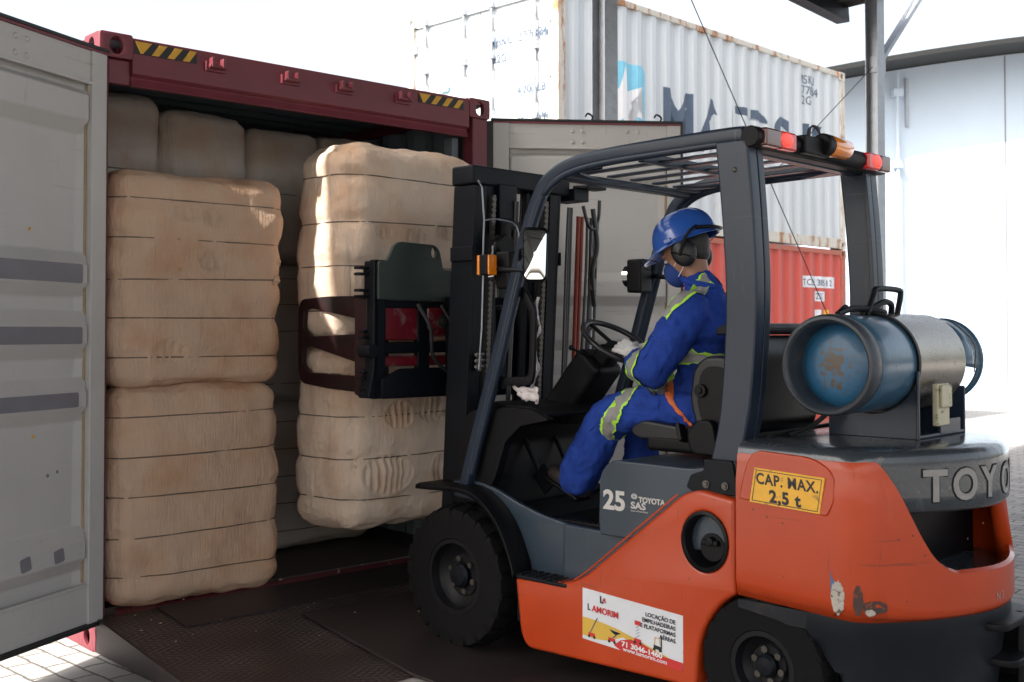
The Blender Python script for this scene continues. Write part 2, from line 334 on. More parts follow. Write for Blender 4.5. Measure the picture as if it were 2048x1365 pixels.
def text(name, s, size, m, parent, O, U, V, **k):      # O origin, U writing direction, V up direction
    sx = k.pop('sx', 1); fn = k.pop('fn', None)
    me = textmesh(s, size, **k); O, U, V = Vector(O), Vector(U).normalized(), Vector(V).normalized(); W_ = U.cross(V)
    for v in me.vertices:
        q = O + U * v.co.x * sx + V * v.co.y + W_ * v.co.z
        v.co = fn(q, v.co) if fn else q
    o = bpy.data.objects.new(name, me); col.objects.link(o); me.materials.append(m); o.parent = parent
    return o
def lerp(a, b, t): return a + (b - a) * t
def smooth(a, b, x):
    t = min(1, max(0, (x - a) / (b - a))); return t * t * (3 - 2 * t)
def curve(pts, n=8):                        # Catmull-Rom through points
    P = [Vector(p) for p in pts]; P = [P[0] * 2 - P[1]] + P + [P[-1] * 2 - P[-2]]; out = []
    for i in range(1, len(P) - 2):
        for j in range(n):
            t = j / n; a, b, c, d = P[i - 1], P[i], P[i + 1], P[i + 2]
            out.append(.5 * ((2 * b) + (c - a) * t + (2 * a - 5 * b + 4 * c - d) * t * t + (3 * b - a - 3 * c + d) * t ** 3))
    out.append(P[-2]); return out
def interp(tab, x):
    if x <= tab[0][0]: return tab[0][1]
    for (a, b), (c, d) in zip(tab, tab[1:]):
        if x <= c: return b + (d - b) * (x - a) / (c - a)
    return tab[-1][1]
# ================================================================== SETTING
g = MB(); g.boxx(-150, 150, -60, 300, -.3, 0)
tag(g.build('ground', pave), kind='structure')
# ------------------------------------------------------------------ canopy over the work place
def PW(v, wd): return Vector((v[0], v[1], wd))
CL = Vector((-1.925, 5.24, 0)); DD = Vector((.734, .679, 0)); NN = Vector((-.679, .734, 0))
CA = Vector((math.cos(R(47.1)), math.sin(R(47.1)), 0)); CE = R(50); CN = Vector((-CA.y, CA.x, 0))
SH = 4.72 / math.tan(R(SUN_EL))
EDGE = CL - NN * .62                                   # where the canopy's shadow edge meets the ground
EO = EDGE + sh * SH * 1.0                              # the edge itself, 4.5 m up
EO = EO + Vector((0, 0, 4.72))
can = empty('canopy_roof', EO, CE)
tag(can, 'dark canopy roof edge hanging over the work area at the top of the picture', 'canopy')
c = MB()
def canf(u, v):
    x = lerp(-14, 13.5, u); y = lerp(-7.5, 0, v)
    return Vector((x, y, .12 + .02 * math.sin(x * 2 * math.pi / .25) + .05 * -y))
cb = MB(); cb.grid(canf, 400, 2)
canr = cb.build('roof_sheet', rooff, can)
canr.modifiers.new('s', 'SOLIDIFY').thickness = .01
c.sweep([(-14, 0, .02), (13.5, 0, .02)], [(-.07, -.06), (-.06, .1), (-.05, .1), (-.05, -.05), (.06, -.05), (.06, .1), (.07, .1), (.07, -.06)]).build('gutter', blackm, can)
c = MB()
for x in range(-13, 13, 3): c.boxx(x - .04, x + .04, -7.5, -.1, -.08, .0)
c.build('purlin', blackm, can)
def column(t, wd, label):
    p = CL + CA * t; o = empty('canopy_column', (p.x, p.y, 0), R(47.1)); tag(o, label, 'column', 'galvanised canopy columns')
    m = MB(); h = wd / 2
    m.boxx(-h, h, h * .8 - .008, h * .8, 0, 6.6).boxx(-h, h, -h * .8, -h * .8 + .008, 0, 6.6).boxx(-.005, .005, -h * .8 + .008, h * .8 - .008, 0, 6.6)
    m.build('post', galv, o)
    MB().boxx(-.16, .16, -.16, .16, .002, .02).build('base_plate', galv, o)
    return o, p
c1, p1 = column(3.80, .15, 'galvanised steel column rising behind the open right container door, in front of the white container')
c2, p2 = column(8.15, .16, 'galvanised steel column right of the white container, with a slanting brace bolted on')
d2 = Vector((.075, .0, 0))
m = MB(); m.bar((0.06, 0, 4.15), (1.75, -.35, 6.1), .09, .04); m.build('brace', galv, c2)
m = MB(); m.boxx(-.02, .12, -.06, .06, 4.05, 4.22); m.build('gusset', galv, c2, .004)
# broken end of the gutter and bracket
m = MB(); m.bar((-.30, 0, 5.02), (0, 0, 4.84), .05, .08); m.build('bracket', blackm, c2)
def rod(a, b, label):
    m = MB(); m.cyl((0, 0, 0), Vector(b) - Vector(a), .0042, seg=6)
    o = m.build('bracing_rod', blackm); o.location = a; tag(o, label, 'rod', 'crossed bracing rods between the columns'); return o
def lin(t, z): p = CL + CA * t; return Vector((p.x, p.y, z))
rod(lin(3.85, 5.25), lin(8.1, .55), 'thin bracing rod falling from upper left to lower right before the white container')
rod(lin(8.1, 4.10), lin(3.85, 1.35), 'thin bracing rod rising from lower left to the upper right corner of the white container')

# ------------------------------------------------------------------ shed on the right
shed = empty('arched_shed', (17, 23.4, 0), R(3)); tag(shed, 'large white shed with a dark arched roof edge behind the forklift', 'shed')
def rz(x): return 7.55 - x * x * .0093
m = MB(); xs = [-13 + i * .5 for i in range(53)]
m.prism([(-13, 0)] + [(x, rz(x)) for x in xs] + [(13, 0)], 'y', 0, .2); m.build('wall', wallw, shed)
m = MB(); m.prism([(x, rz(x) + .02) for x in [-13.6] + xs + [13.6]] + [(x, rz(x) + .12) for x in ([-13.6] + xs + [13.6])[::-1]], 'y', -1.12, 14); m.build('roof', rooff, shed)
for x in (-6.9, -1):
    MB().boxx(x - .012, x + .012, -.01, -.001, 0, rz(x) - .02).build('wall_seam', patchg, shed)
m = MB(); m.cyl((-9.2, -.14, 0), (-9.2, -.14, rz(9.2) - .1), .028, seg=12).boxx(-9.27, -9.13, -.2, -.02, 4.75, 4.83).boxx(-9.3, -9.1, -.2, -.02, 6.2, 6.35); m.build('downpipe', wallw, shed)
m = MB(); m.boxx(-9.0, -8.94, -.06, -.02, 5.6, 6.6); m.build('hinge_bracket', galv, shed)

# ------------------------------------------------------------------ containers
def casting(parent, x, y, z, m, w=.162, d=.178, h=.118):
    """hollow corner block with oval holes: three plates each with a slot"""
    b = MB(); t = .012
    def slotbox():
        pass
    outer = rnd([(x, z), (x + w, z), (x + w, z + h), (x, z + h)], .014, 3)
    hole = circ(x + w / 2, z + h / 2, .034, 20, .042)
    o = plate('corner_casting', outer, [hole], 'y', y, y + .022, m, parent, .003)
    def sub(nm, outer, holes, ax, c0, c1):
        q = plate(nm, outer, holes, ax, c0, c1, m, None, .002); return q
    parts = [sub('a', rnd([(y + .02, z), (y + d, z), (y + d, z + h), (y + .02, z + h)], .01, 3), [circ(y + .02 + (d - .02) / 2, z + h / 2, .036, 20, .042)], 'x', x, x + .02),
             sub('a', [(y + .02, z), (y + d, z), (y + d, z + h), (y + .02, z + h)], [circ(y + .02 + (d - .02) / 2, z + h / 2, .036, 20, .042)], 'x', x + w - .02, x + w),
             sub('a', [(x + .018, y + .02), (x + w - .018, y + .02), (x + w - .018, y + d), (x + .018, y + d)], [circ(x + w / 2, y + d / 2, .05, 20, .03)], 'z', z + h - .022, z + h - .001),
             sub('a', [(x + .018, y + .02), (x + w - .018, y + .02), (x + w - .018, y + d), (x + .018, y + d)], [], 'z', z + .001, z + .02)]
    bm = bmesh.new(); bm.from_mesh(o.data)
    for q in parts: bm.from_mesh(q.data); bpy.data.objects.remove(q)
    bm.to_mesh(o.data); bm.free()
    return o
def corr(u, pitch=.278, dep=.036):                   # trapezoid corrugation depth at u
    k = (u % pitch) / pitch
    if k < .25: return 0
    if k < .5: return dep * (k - .25) / .25
    if k < .75: return dep
    return dep * (1 - (k - .75) / .25)
def corrwall(name, m, parent, x0, x1, z0, z1, plane, c, sgn, pitch=.278, dep=.036, thick=.002):
    xs = [x0]; k = math.floor(x0 / (pitch / 4)) + 1
    while k * pitch / 4 < x1 - 1e-4: xs.append(k * pitch / 4); k += 1
    xs.append(x1); b = MB(); V = []
    for x in xs:
        o = c + sgn * corr(x, pitch, dep)
        def P(z): return (x, o, z) if plane == 'y' else ((o, x, z) if plane == 'x' else (x, z, o) if plane == 'z' else (z, x, o))
        V.append((b.b.verts.new(P(z0)), b.b.verts.new(P(z1))))
    for a, q in zip(V, V[1:]): b.b.faces.new((a[0], q[0], q[1], a[1]))
    o = b.build(name, m, parent, ang=10); return o
W_, H_, L_ = 2.438, 2.896, 6.06
con = empty('shipping_container', CL, R(42.77)); tag(con, 'open maroon shipping container with grey insides, both doors swung out', 'container')
for x in (0, W_ - .162):
    for y in (0, L_ - .178):
        for z in (0, H_ - .118): casting(con, x, y, z, maroon)
for x0 in (0, W_ - .15):
    for y0 in (.02, L_ - .12):
        wp = .055 if x0 == 0 else .12; xq = x0 if x0 == 0 else W_ - .12
        b = MB(); b.prism(rnd([(xq, y0), (xq + wp, y0), (xq + wp, y0 + .1), (xq, y0 + .1)], .012, 3), 'z', .118, H_ - .118); b.build('corner_post', maroon, con)
b = MB(); b.prism([(.004, 2.885), (.075, 2.885), (.075, 2.70), (.045, 2.67), (.0451, 2.655), (.012, 2.655), (.03, 2.70), (.004, 2.715)], 'x', .162, W_ - .162); b.boxx(.056, .1615, .03, .07, 2.66, 2.775); b.build('door_header', maroon, con, .004)
b = MB(); b.prism([(.0, .152), (.16, .152), (.16, .03), (.03, .03), (.03, .118), (.0, .125)], 'x', .162, W_ - .162); b.build('door_sill', maroon, con, .004)
MB().boxx(.05, W_ - .05, .16, L_ - .1, .12, .158).build('floor', floorw, con)
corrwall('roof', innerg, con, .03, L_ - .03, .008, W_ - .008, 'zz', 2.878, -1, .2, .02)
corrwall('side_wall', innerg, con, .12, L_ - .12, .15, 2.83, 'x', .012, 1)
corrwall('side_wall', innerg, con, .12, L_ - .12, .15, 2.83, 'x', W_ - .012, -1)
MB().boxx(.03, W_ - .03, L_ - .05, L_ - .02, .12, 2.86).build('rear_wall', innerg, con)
for x in (0.0, W_ - .06):
    MB().boxx(x + .002, x + .058, .18, L_ - .18, 2.80, 2.885).build('top_rail', maroon, con, .004)
    MB().boxx(x + .002, x + .058, .18, L_ - .18, .0, .15).build('bottom_rail', maroon, con, .004)
# inner grey frame behind the opening
b = MB(); b.boxx(.057, .085, .125, .2, .16, 2.66).build('door_jamb', innerg, con); b = MB(); b.boxx(W_ - .20, W_ - .152, .125, .2, .16, 2.66).build('door_jamb', innerg, con)
def stripes(x0, x1, z0, z1, nm):
    bk = MB().boxx(x0, x1, -.001, .0035, z0, z1).build('hazard_sticker', blk, con)
    n = 4; p = (x1 - x0) / n; sl_ = .045
    for i in range(n):
        a = x0 + i * p
        MB().prism([(a + .004, z0 + .002), (a + p * .5, z0 + .002), (min(a + p * .5 + sl_, x1), z1 - .002), (a + sl_, z1 - .002)] if i else [(a + .002, z1 - .002), (a + p * .5 + sl_, z1 - .002), (a + p * .5, z0 + .002), (a + .03, z0 + .002)], 'y', -.0035, -.0012).build('yellow_stripe', yellow, bk)
stripes(.170, .49, 2.812, 2.872, 'l'); stripes(1.885, 2.225, 2.812, 2.868, 'r')
for x in (.59, 1.024, 1.366, 1.767):              # cam keepers on the header
    b = MB(); b.boxx(x - .055, x + .055, -.012, .006, 2.785, 2.835)
    for s in (-1, 1): b.boxx(x + s * .03 - .008, x + s * .03 + .008, -.045, -.010, 2.80, 2.85)
    b.cyl((x - .045, -.028, 2.808), (x + .045, -.028, 2.808), .012, seg=10); b.build('cam_keeper', maroon, con, .003)
# doors
RIDGE = [(2.60, 2.57, 2.45, 2.385), (1.85, 1.795, 1.70, 1.64), (1.585, 1.51, 1.425, 1.36), (1.28, 1.215, 1.14, 1.075), (.605, .54, .455, .395)]
def door(x, y, ang, s, mark):
    Wd = 1.19
    def Y(p): return s * p
    dp = .046; prof = [(2.63, 0)] + [(2.625, -dp)]
    prof = [(2.632, -dp)]
    for a, b_, c_, d_ in RIDGE: prof += [(a, -dp), (b_, 0), (c_, 0), (d_, -dp)]
    prof += [(.328, -dp)]
    b = MB(); e0, e1 = .10, Wd - .085
    def row(u, fl=False): return [b.b.verts.new((u + (0 if not fl else 0), Y((p if not fl else -dp) - .002), z)) for z, p in prof]
    ra = [b.b.verts.new((e0 + (.055 if p < -.01 else .015), Y(p - .002), z)) for z, p in prof]
    rb = [b.b.verts.new((e1 - (.055 if p < -.01 else .015), Y(p - .002), z)) for z, p in prof]
    r0 = [b.b.verts.new((e0, Y(-dp * .55 - .002), z)) for z, p in prof]
    r1 = [b.b.verts.new((e1, Y(-dp * .55 - .002), z)) for z, p in prof]
    for A, Bq in ((r0, ra), (ra, rb), (rb, r1)):
        for i in range(len(prof) - 1): b.b.faces.new((A[i], A[i + 1], Bq[i + 1], Bq[i]))
    dr = b.build('door', doorg, con, ang=12); dr.location = (x, y, 0); dr.rotation_euler = (0, 0, ang - R(42.77))
    md = dr.modifiers.new('bev', 'BEVEL'); md.width = .006; md.segments = 2; md.limit_method = 'ANGLE'; md.angle_limit = R(8)
    f = MB()
    for u0, u1 in ((.0, .10), (Wd - .085, Wd)): f.boxx(u0, u1, Y(-.05), Y(.004), .15, 2.79)
    f.build('door_stile', doorg, dr, .004)
    f = MB(); f.boxx(.10, Wd - .085, Y(-.05), Y(-.006), 2.634, 2.788).boxx(.10, Wd - .085, Y(-.02), Y(.004), 2.620, 2.634)
    f.build('top_rail', doorg, dr, .003)
    f = MB(); f.boxx(.10, Wd - .085, Y(-.05), Y(-.008), .152, .325).boxx(.10, Wd - .085, Y(-.02), Y(.004), .325, .337)
    f.build('bottom_rail', doorg, dr, .003)
    for u0, u1 in ((.1002, .112), (Wd - .098, Wd - .0852)): MB().boxx(u0, u1, Y(-.04), Y(-.0235), .34, 2.62).build('sealant_bead', sealant, dr, .003)
    f = MB(); f.boxx(.1, Wd - .085, Y(-.056), Y(-.050), .16, 2.78); f.build('outer_skin', maroon, dr)
    gk = MB(); gk.boxx(-.012, Wd + .012, Y(-.035), Y(.010), 2.790, 2.806).boxx(-.012, Wd + .012, Y(-.035), Y(.010), .130, .150).boxx(Wd, Wd + .014, Y(-.035), Y(.012), .15, 2.79)
    gk.boxx(-.012 if mark else -.052, 0, Y(-.045), Y(-.004), .15, 2.79)
    gk.build('gasket', gasket, dr, .003)
    ed = MB(); ed.boxx(0, Wd, Y(-.02), Y(.007), 2.777, 2.7885); ed.build('seal_strip', maroon, dr)
    for u in (.50, .565, .60 + .25, .915):
        for z in (2.735, 2.665): MB().sph((u, Y(-.006), z), .014, (1, .7, 1), 10, 6).build('bolt', doorg, dr)
    if mark:
        for (a, b_, c_, d_), (u0, u1) in zip(RIDGE[1:4], ((.115 + .035, 1.0), (.15, 1.02), (.17, 1.0))):
            MB().prism(rnd([(u0, c_ + .004), (u1, c_ + .008), (u1, b_ - .002), (u0, b_ - .004)], .012, 3), 'y', Y(-.0005), Y(.0012)).build('grey_patch', patchg, dr)
        for u in (.25, .45):
            MB().prism(rnd([(u, .47), (u + .06, .462), (u + .07, .52), (u + .01, .53)], .01, 2), 'y', Y(-.0005), Y(.001)).build('tape_residue', patchg, dr)
        for u, z in ((.39, 2.69), (.43, 1.93), (.40, 1.03), (.31, .85), (.25, .86)): MB().sph((u, Y(-dp), z), .008, (1, .6, 1), 8, 6).build('rivet', yellow if u > .35 else patchg, dr)
    else:
        for u in (.62, 1.06):
            MB().tube(curve([(u, Y(-.02), 2.80), (u + .01, Y(-.02), 2.83), (u - .02, Y(-.02), 2.85), (u - .035, Y(-.02), 2.83)], 5), .006, 6).build('hook', blackm, dr)
    for z in (.45, 1.1, 1.85, 2.5): MB().cyl((-.02, Y(-.03), z - .06), (-.02, Y(-.03), z + .06), .018, seg=12).build('hinge', maroon, dr)
    return dr
dl = door(.034, 0, R(-109.5), 1, True); dl['label'] = 'left door leaf with grey patches on its ridges'
drr = door(2.512, .055, R(5.74), -1, False)

# ------------------------------------------------------------------ stacked containers behind
def closed_container(name, label, z0, H, wall, frame, extra=None):
    K = Vector((4.864, 16.4, 0)) - Vector((.6947, .7193, 0)) * 6.3
    o = empty(name, (K.x, K.y, z0), R(46)); tag(o, label, 'container')
    L, Wd = 6.3, 2.438
    for x in (0, L - .178):
        for y in (0, Wd - .162):
            for z in (0, H - .118):
                casting(o, x, y, z, frame, .178, .162)
    for x0 in (0.004, L - .124):
        for y0 in (.004, Wd - .104):
            MB().boxx(x0, x0 + .12, y0, y0 + .10, .118, H - .118).build('corner_post', frame, o, .006)
    for y0 in (.006, Wd - .066):
        MB().boxx(.178, L - .178, y0, y0 + .06, H - .075, H - .006).build('top_rail', frame, o, .004)
        b = MB(); b.boxx(.178, L - .178, y0, y0 + .05, .01, .15); b.build('bottom_rail', frame, o, .004)
    corrwall('side_wall', wall, o, .124, L - .124, .15, H - .075, 'y', .016, 1)
    corrwall('side_wall', wall, o, .124, L - .124, .15, H - .075, 'y', Wd - .016, -1)
    MB().boxx(.05, L - .05, .05, Wd - .05, H - .04, H - .012).build('roof', wall, o)
    MB().boxx(.05, L - .05, .05, Wd - .05, .1, .14).build('floor', wall, o)
    MB().boxx(L - .05, L - .02, .1, Wd - .1, .1, H - .1).build('end_wall', wall, o)
    MB().boxx(.01, .08, .162, Wd - .162, H - .13, H - .01).build('door_header', wall, o, .004)
    MB().boxx(.01, .08, .162, Wd - .162, .01, .13).build('door_sill', wall, o, .004)
    for y0, y1 in ((.11, Wd / 2 - .006), (Wd / 2 + .006, Wd - .11)):
        b = MB(); zz = [.14, .45]; b.boxx(.045, .06, y0, y1, .14, H - .135)
        dr = b.build('door', wall, o)
        for k in range(5):
            z = .40 + k * (H - .7) / 4.2
            MB().prism([(z, .044), (z + .04, .020), (z + .16, .020), (z + .2, .044)][::1], 'y', y0 + .06, y1 - .06).build('door_ridge', wall, dr) if False else None
            q = MB(); q.b.verts.ensure_lookup_table()
            vs_ = [(.045, z), (.024, z + .03), (.024, z + .15), (.045, z + .18)]
            q.prism(vs_, 'y', y0 + .06, y1 - .06).build('door_ridge', wall, dr)
        for yy in (y0 + .22, y1 - .22):
            q = MB(); q.cyl((-.005, yy, .06), (-.005, yy, H - .05), .017, seg=10)
            for z in (.10, .62, 1.15, 1.9, H - .10): q.boxx(-.03, .022, yy - .045, yy + .045, z - .03, z + .03)
            q.build('locking_bar', galv, dr)
        for z in (.35, .95, 1.6, 2.2):
            yy = y0 + .02 if y0 < 1 else y1 - .02
            MB().boxx(.0, .044, yy - .03, yy + .03, z - .05, z + .05).build('hinge', wall, dr)
    return o
red = closed_container('shipping_container', 'faded red closed container standing on the ground under the white one', .06, 2.57, redc, redrust)
wht = closed_container('shipping_container', 'white closed container with a blue star logo and navy lettering stacked on the red container', 2.64, 2.58, wmetal, wrust)
# writing follows the corrugation
def wall_text(parent, name, s, size, m, x, z, bold=.0, sx=1, step=.0695):
    me = textmesh(s, size, bold, 0)
    bm = bmesh.new(); bm.from_mesh(me)
    for v in bm.verts: v.co = Vector((x + v.co.x * sx, 0, z + v.co.y))
    lo = min(v.co.x for v in bm.verts); hi = max(v.co.x for v in bm.verts); k = math.ceil(lo / step)
    while k * step < hi:
        bmesh.ops.bisect_plane(bm, geom=bm.verts[:] + bm.edges[:] + bm.faces[:], plane_co=(k * step, 0, 0), plane_no=(1, 0, 0)); k += 1
    for v in bm.verts: v.co.y = .016 + corr(v.co.x) - .004
    bm.to_mesh(me); bm.free()
    o = bpy.data.objects.new(name, me); col.objects.link(o); me.materials.append(m); o.parent = parent; return o
def wall_poly(parent, name, pts, m, off=.002, step=.0695):
    bm = bmesh.new(); bm.faces.new([bm.verts.new((p[0], 0, p[1])) for p in pts])
    bmesh.ops.triangulate(bm, faces=bm.faces[:])
    lo = min(p[0] for p in pts); hi = max(p[0] for p in pts); k = math.ceil(lo / step)
    while k * step < hi:
        bmesh.ops.bisect_plane(bm, geom=bm.verts[:] + bm.edges[:] + bm.faces[:], plane_co=(k * step, 0, 0), plane_no=(1, 0, 0)); k += 1
    for v in bm.verts: v.co.y = .016 + corr(v.co.x) - off
    me = bpy.data.meshes.new(name); bm.to_mesh(me); bm.free()
    o = bpy.data.objects.new(name, me); col.objects.link(o); me.materials.append(m); o.parent = parent; return o
wall_poly(wht, 'logo_panel', [(.64, .82), (1.56, .82), (1.57, 1.80), (1.545, 1.85), (1.50, 1.875), (.71, 1.88), (.66, 1.86), (.64, 1.80)], cyan, .002)
st = []
for i in range(14):
    a = math.pi / 2 + i * math.pi / 7 - .08; r = (.44 if i % 2 == 0 else .17)
    st.append((1.13 + r * math.cos(a), 1.40 + r * math.sin(a)))
wall_poly(wht, 'star', st, whiteink, .004)
for ch, x, sx in (('M', 1.86, .94), ('A', 2.64, .9), ('E', 3.40, .8), ('R', 3.78, .9), ('S', 4.38, .9), ('K', 5.12, .87)):
    wall_text(wht, 'lettering', ch, .92, navy, x, 1.06, .022, sx)
wall_poly(wht, 'repaint_patch', [(3.34, 1.02), (5.10, 1.02), (5.10, 1.51), (4.40, 1.52), (4.38, 1.55), (3.80, 1.57), (3.72, 1.60), (3.34, 1.61)], wmetal, .008)
wall_poly(wht, 'repaint_patch', [(2.88, 1.04), (3.12, 1.04), (3.14, 1.47), (2.98, 1.54), (2.82, 1.42)], wmetal, .008)
wall_text(wht, 'container_number', 'MSKU', .17, navy, 5.06, 2.27, .0, .95)
wall_text(wht, 'container_number', '277884', .17, navy, 5.06, 2.12, .0, .95)
wall_text(wht, 'container_number', '22G1', .17, navy, 5.06, 1.98, .0, .95)
wall_text(wht, 'container_number', 'R', .17, navy, 5.42, 1.60, .004, 1.0)
wall_poly(red, 'code_sticker', [(5.13, 2.01), (6.03, 2.01), (6.03, 2.17), (5.13, 2.17)], white, .002)
wall_text(red, 'container_number', 'TCLU 380512', .125, navy, 5.15, 2.04, .001, 1.02)
wall_poly(red, 'code_sticker', [(5.47, 1.82), (5.75, 1.82), (5.75, 1.96), (5.47, 1.96)], white, .002)
wall_text(red, 'container_number', '22G1', .125, navy, 5.49, 1.85, .001, .75)
wall_poly(red, 'sticker', [(5.47, 1.34), (5.59, 1.34), (5.59, 1.70), (5.47, 1.70)], white, .002)
wall_poly(red, 'sticker', [(5.72, 1.56), (5.82, 1.56), (5.82, 1.70), (5.72, 1.70)], sticky, .002)
EU, EV = (0, -1, 0), (0, 0, 1)
text('door_lettering', 'MSKU 277884', .15, navy, wht, (.018, 1.05, 2.0), EU, EV, bold=.002)
text('door_lettering', '22G1', .13, navy, wht, (.018, 1.0, 1.82), EU, EV, bold=.002)
text('door_lettering', '4.700 LB', .12, navy, wht, (.018, .62, 1.42), EU, EV, bold=.003)
text('door_lettering', '33.2 CU.M\n1.170 FT', .10, navy, wht, (.018, .62, 1.12), EU, EV, bold=.002)
b = MB(); b.boxx(.012, .018, 1.72, 1.88, 1.62, 1.70); b.build('label', cyan, wht)

# ------------------------------------------------------------------ dock plate
dock = empty('dock_plate', CL, R(42.77)); tag(dock, 'dark worn steel ramp plate bridging the ground and the container floor under the forklift wheels', 'ramp')
def rz_(y): return max(.006, .156 + .118 * y)
b = MB(); ys = [-.02 - i * .05 for i in range(26)]
b.prism([(.015, rz_(-.015))] + [(y, rz_(y)) for y in ys] + [(ys[-1], .002), (.015, .002)][:0] + [(ys[-1] - .02, .003), (-.02, .003)], 'x', .01, 2.42)
for v in b.b.verts: pass
b.build('ramp_deck', cheq, dock, .002)
b = MB(); b.prism([(-.0, rz_(0) - .010), (-1.27, rz_(-1.27) - .006), (-1.28, .004), (-.0, .004)], 'x', .004, .0095); b.build('side_plate', plateD, dock)
b = MB(); b.prism([(-.42, rz_(-.42) + .001), (-1.29, rz_(-1.29) + .003), (-2.3, .010), (-2.3, .020), (-1.29, rz_(-1.29) + .016), (-.42, rz_(-.42) + .014)], 'x', .845, 3.3)
b.build('wear_shade_plate', plateD, dock, .003)  # second steel plate, extended as a dark sheet standing in for shade under forklift
b = MB(); b.prism([(.006, rz_(0)), (.006, rz_(0) + .008), (-.30, rz_(-.30) + .008), (-.30, rz_(-.3))], 'x', .3, 2.2); b.build('lip_plate', plateD, dock, .002)
b = MB(); b.prism([(.0, rz_(0) + .004), (-1.29, rz_(-1.29) + .004), (-1.29, rz_(-1.29) - .006), (.0, rz_(0) - .008)], 'x', .002, .012); b.build('edge_bar', plateD, dock, .001)
for s in (1, ):
    MB().sph((1.05, .12, .162), .012, (1, 1, .6), 8, 6).build('bolt', steel, dock)

# ------------------------------------------------------------------ bales
def bale_fn(sz, straps, r, bul, seed, ridges=(), lean=0, pinch=.018):
    w2, d2, h = sz[0] / 2, sz[1] / 2, sz[2]
    def f(p):                                    # p on unit cube surface, x,y,z in -1..1
        q = Vector((p.x * w2, p.y * d2, (p.z + 1) * h / 2)); c = Vector((q.x, q.y, q.z))
        rr = r
        inner = Vector((max(-w2 + rr, min(w2 - rr, q.x)), max(-d2 + rr, min(d2 - rr, q.y)), max(rr, min(h - rr, q.z))))
        dlt = q - inner
        n = dlt.normalized() if dlt.length > 1e-6 else Vector((0, 0, 0))
        if dlt.length > 1e-6: q = inner + n * rr
        side = math.sqrt(n.x ** 2 + n.y ** 2)
        # bulge of whole faces
        ex = 1 - (c.x / w2) ** 2; ey = 1 - (c.y / d2) ** 2; ez = 1 - ((c.z - h / 2) / (h / 2)) ** 2
        off = bul * (ez ** .6 if ez > 0 else 0) * (.35 + .65 * (max(0, ex) if abs(n.y) > abs(n.x) else max(0, ey)))
        # pinch at straps
        pz = min(abs(c.z - s) for s in straps) if straps else 1
        corner = smooth(.5, 1.0, max(min(abs(c.x) / w2, 1) * min(abs(c.y) / d2, 1), 0)) 
        off -= (pinch * (.35 + 1.0 * corner)) * math.exp(-(pz / .035) ** 2)
        nz = noise.noise(Vector((c.x * 2.2, c.y * 2.2, c.z * 2.2)) + Vector((seed, 0, 0)))
        n2 = noise.noise(Vector((c.x * 9, c.y * 9, c.z * 5)) + Vector((seed, 7, 0)))
        n3 = noise.noise(Vector((c.x * 40, c.y * 40, c.z * 6)) + Vector((seed, 7, 3)))
        off += .021 * nz + .011 * n2 + .0018 * n3
        off += .012 * noise.noise(Vector((c.x * 3.5, c.y * 3.5, c.z * 7)) + Vector((seed, 4, 9))) + .004 * noise.noise(Vector((c.x * 18, c.y * 18, c.z * 30)) + Vector((seed, 1, 5)))
        if n.y < -.7:
            for (cx, cz, ra, rb) in ridges:
                k = ((c.x - cx) / ra) ** 2 + ((c.z - cz) / rb) ** 2
                if k < 1.0:
                    wv = math.sin((c.x - cx) * 2 * math.pi / .040 + 3.0 * noise.noise(Vector((c.x * 6, 0, c.z * 14)) + Vector((seed, 0, 0))))
                    off += min(1, (1 - k) * 3) * (.010 * wv - .010)
                elif k < 1.35: off += .006 * (1 - abs(k - 1.17) / .18)
        q += n * off
        return q, n
    return f
def make_bale(name, loc, rz, sz, m, seed, label, cat='bale', group=None, nst=5, res=44, r=.09, bul=.03, ridges=(), straps=None, pinch=.018, ry=0):
    straps = straps or [sz[2] * (i + .75) / (nst + .5) for i in range(nst)]
    f = bale_fn(sz, straps, r, bul, seed, ridges, pinch=pinch)
    bm = bmesh.new(); N = res
    cells = {}
    def vert(p):
        k = (round(p.x, 5), round(p.y, 5), round(p.z, 5))
        if k not in cells: cells[k] = bm.verts.new(f(p)[0])
        return cells[k]
    nz = int(N * 1.15)
    def face(mk, na, nb):
        for i in range(na):
            for j in range(nb):
                q = [mk(-1 + 2 * a / na, -1 + 2 * c / nb) for a, c in ((i, j), (i + 1, j), (i + 1, j + 1), (i, j + 1))]
                bm.faces.new([vert(p) for p in q])
    for s in (-1, 1):
        face(lambda u, v: Vector((u, s, v)), N, nz); face(lambda u, v: Vector((s, u, v)), N, nz); face(lambda u, v: Vector((u, v, s)), N, N)
    bmesh.ops.recalc_face_normals(bm, faces=bm.faces)
    me = bpy.data.meshes.new(name); bm.to_mesh(me); bm.free()
    o = fin(me, name, m, None, ang=180); o.location = loc; o.rotation_euler = (0, ry, rz)
    tag(o, label, cat, group)
    rs = random.Random(seed)
    for s in straps:                            # one wire per groove
        b = MB(); path = []
        per = [(-1 + 2 * i / 24, -1) for i in range(24)] + [(1, -1 + 2 * i / 24) for i in range(24)] + [(1 - 2 * i / 24, 1) for i in range(24)] + [(-1, 1 - 2 * i / 24) for i in range(24)]
        tl = rs.uniform(-.012, .012)
        for x, y in per:
            z = s + tl * x
            q, n = f(Vector((x, y, z / sz[2] * 2 - 1))); path.append(q + n * .0006 + n * .0075 * noise.noise(Vector((x * 4, y * 4, s * 9 + seed))))
        b.tube(path, .0036, 5, closed=True); b.build('strap', strapm, o)
    return o
BZ = R(42.77)
def cpos(t, dep, z): p = CL + DD * t + NN * dep; return (p.x, p.y, z)
make_bale('cotton_bale', cpos(.545, .335, .165), BZ, (.90, .62, 1.055), bale_a, 3, 'beige strapped bale at the bottom left of the container mouth, below another', group='bales at the container mouth', nst=5, res=60, r=.085, pinch=.012)
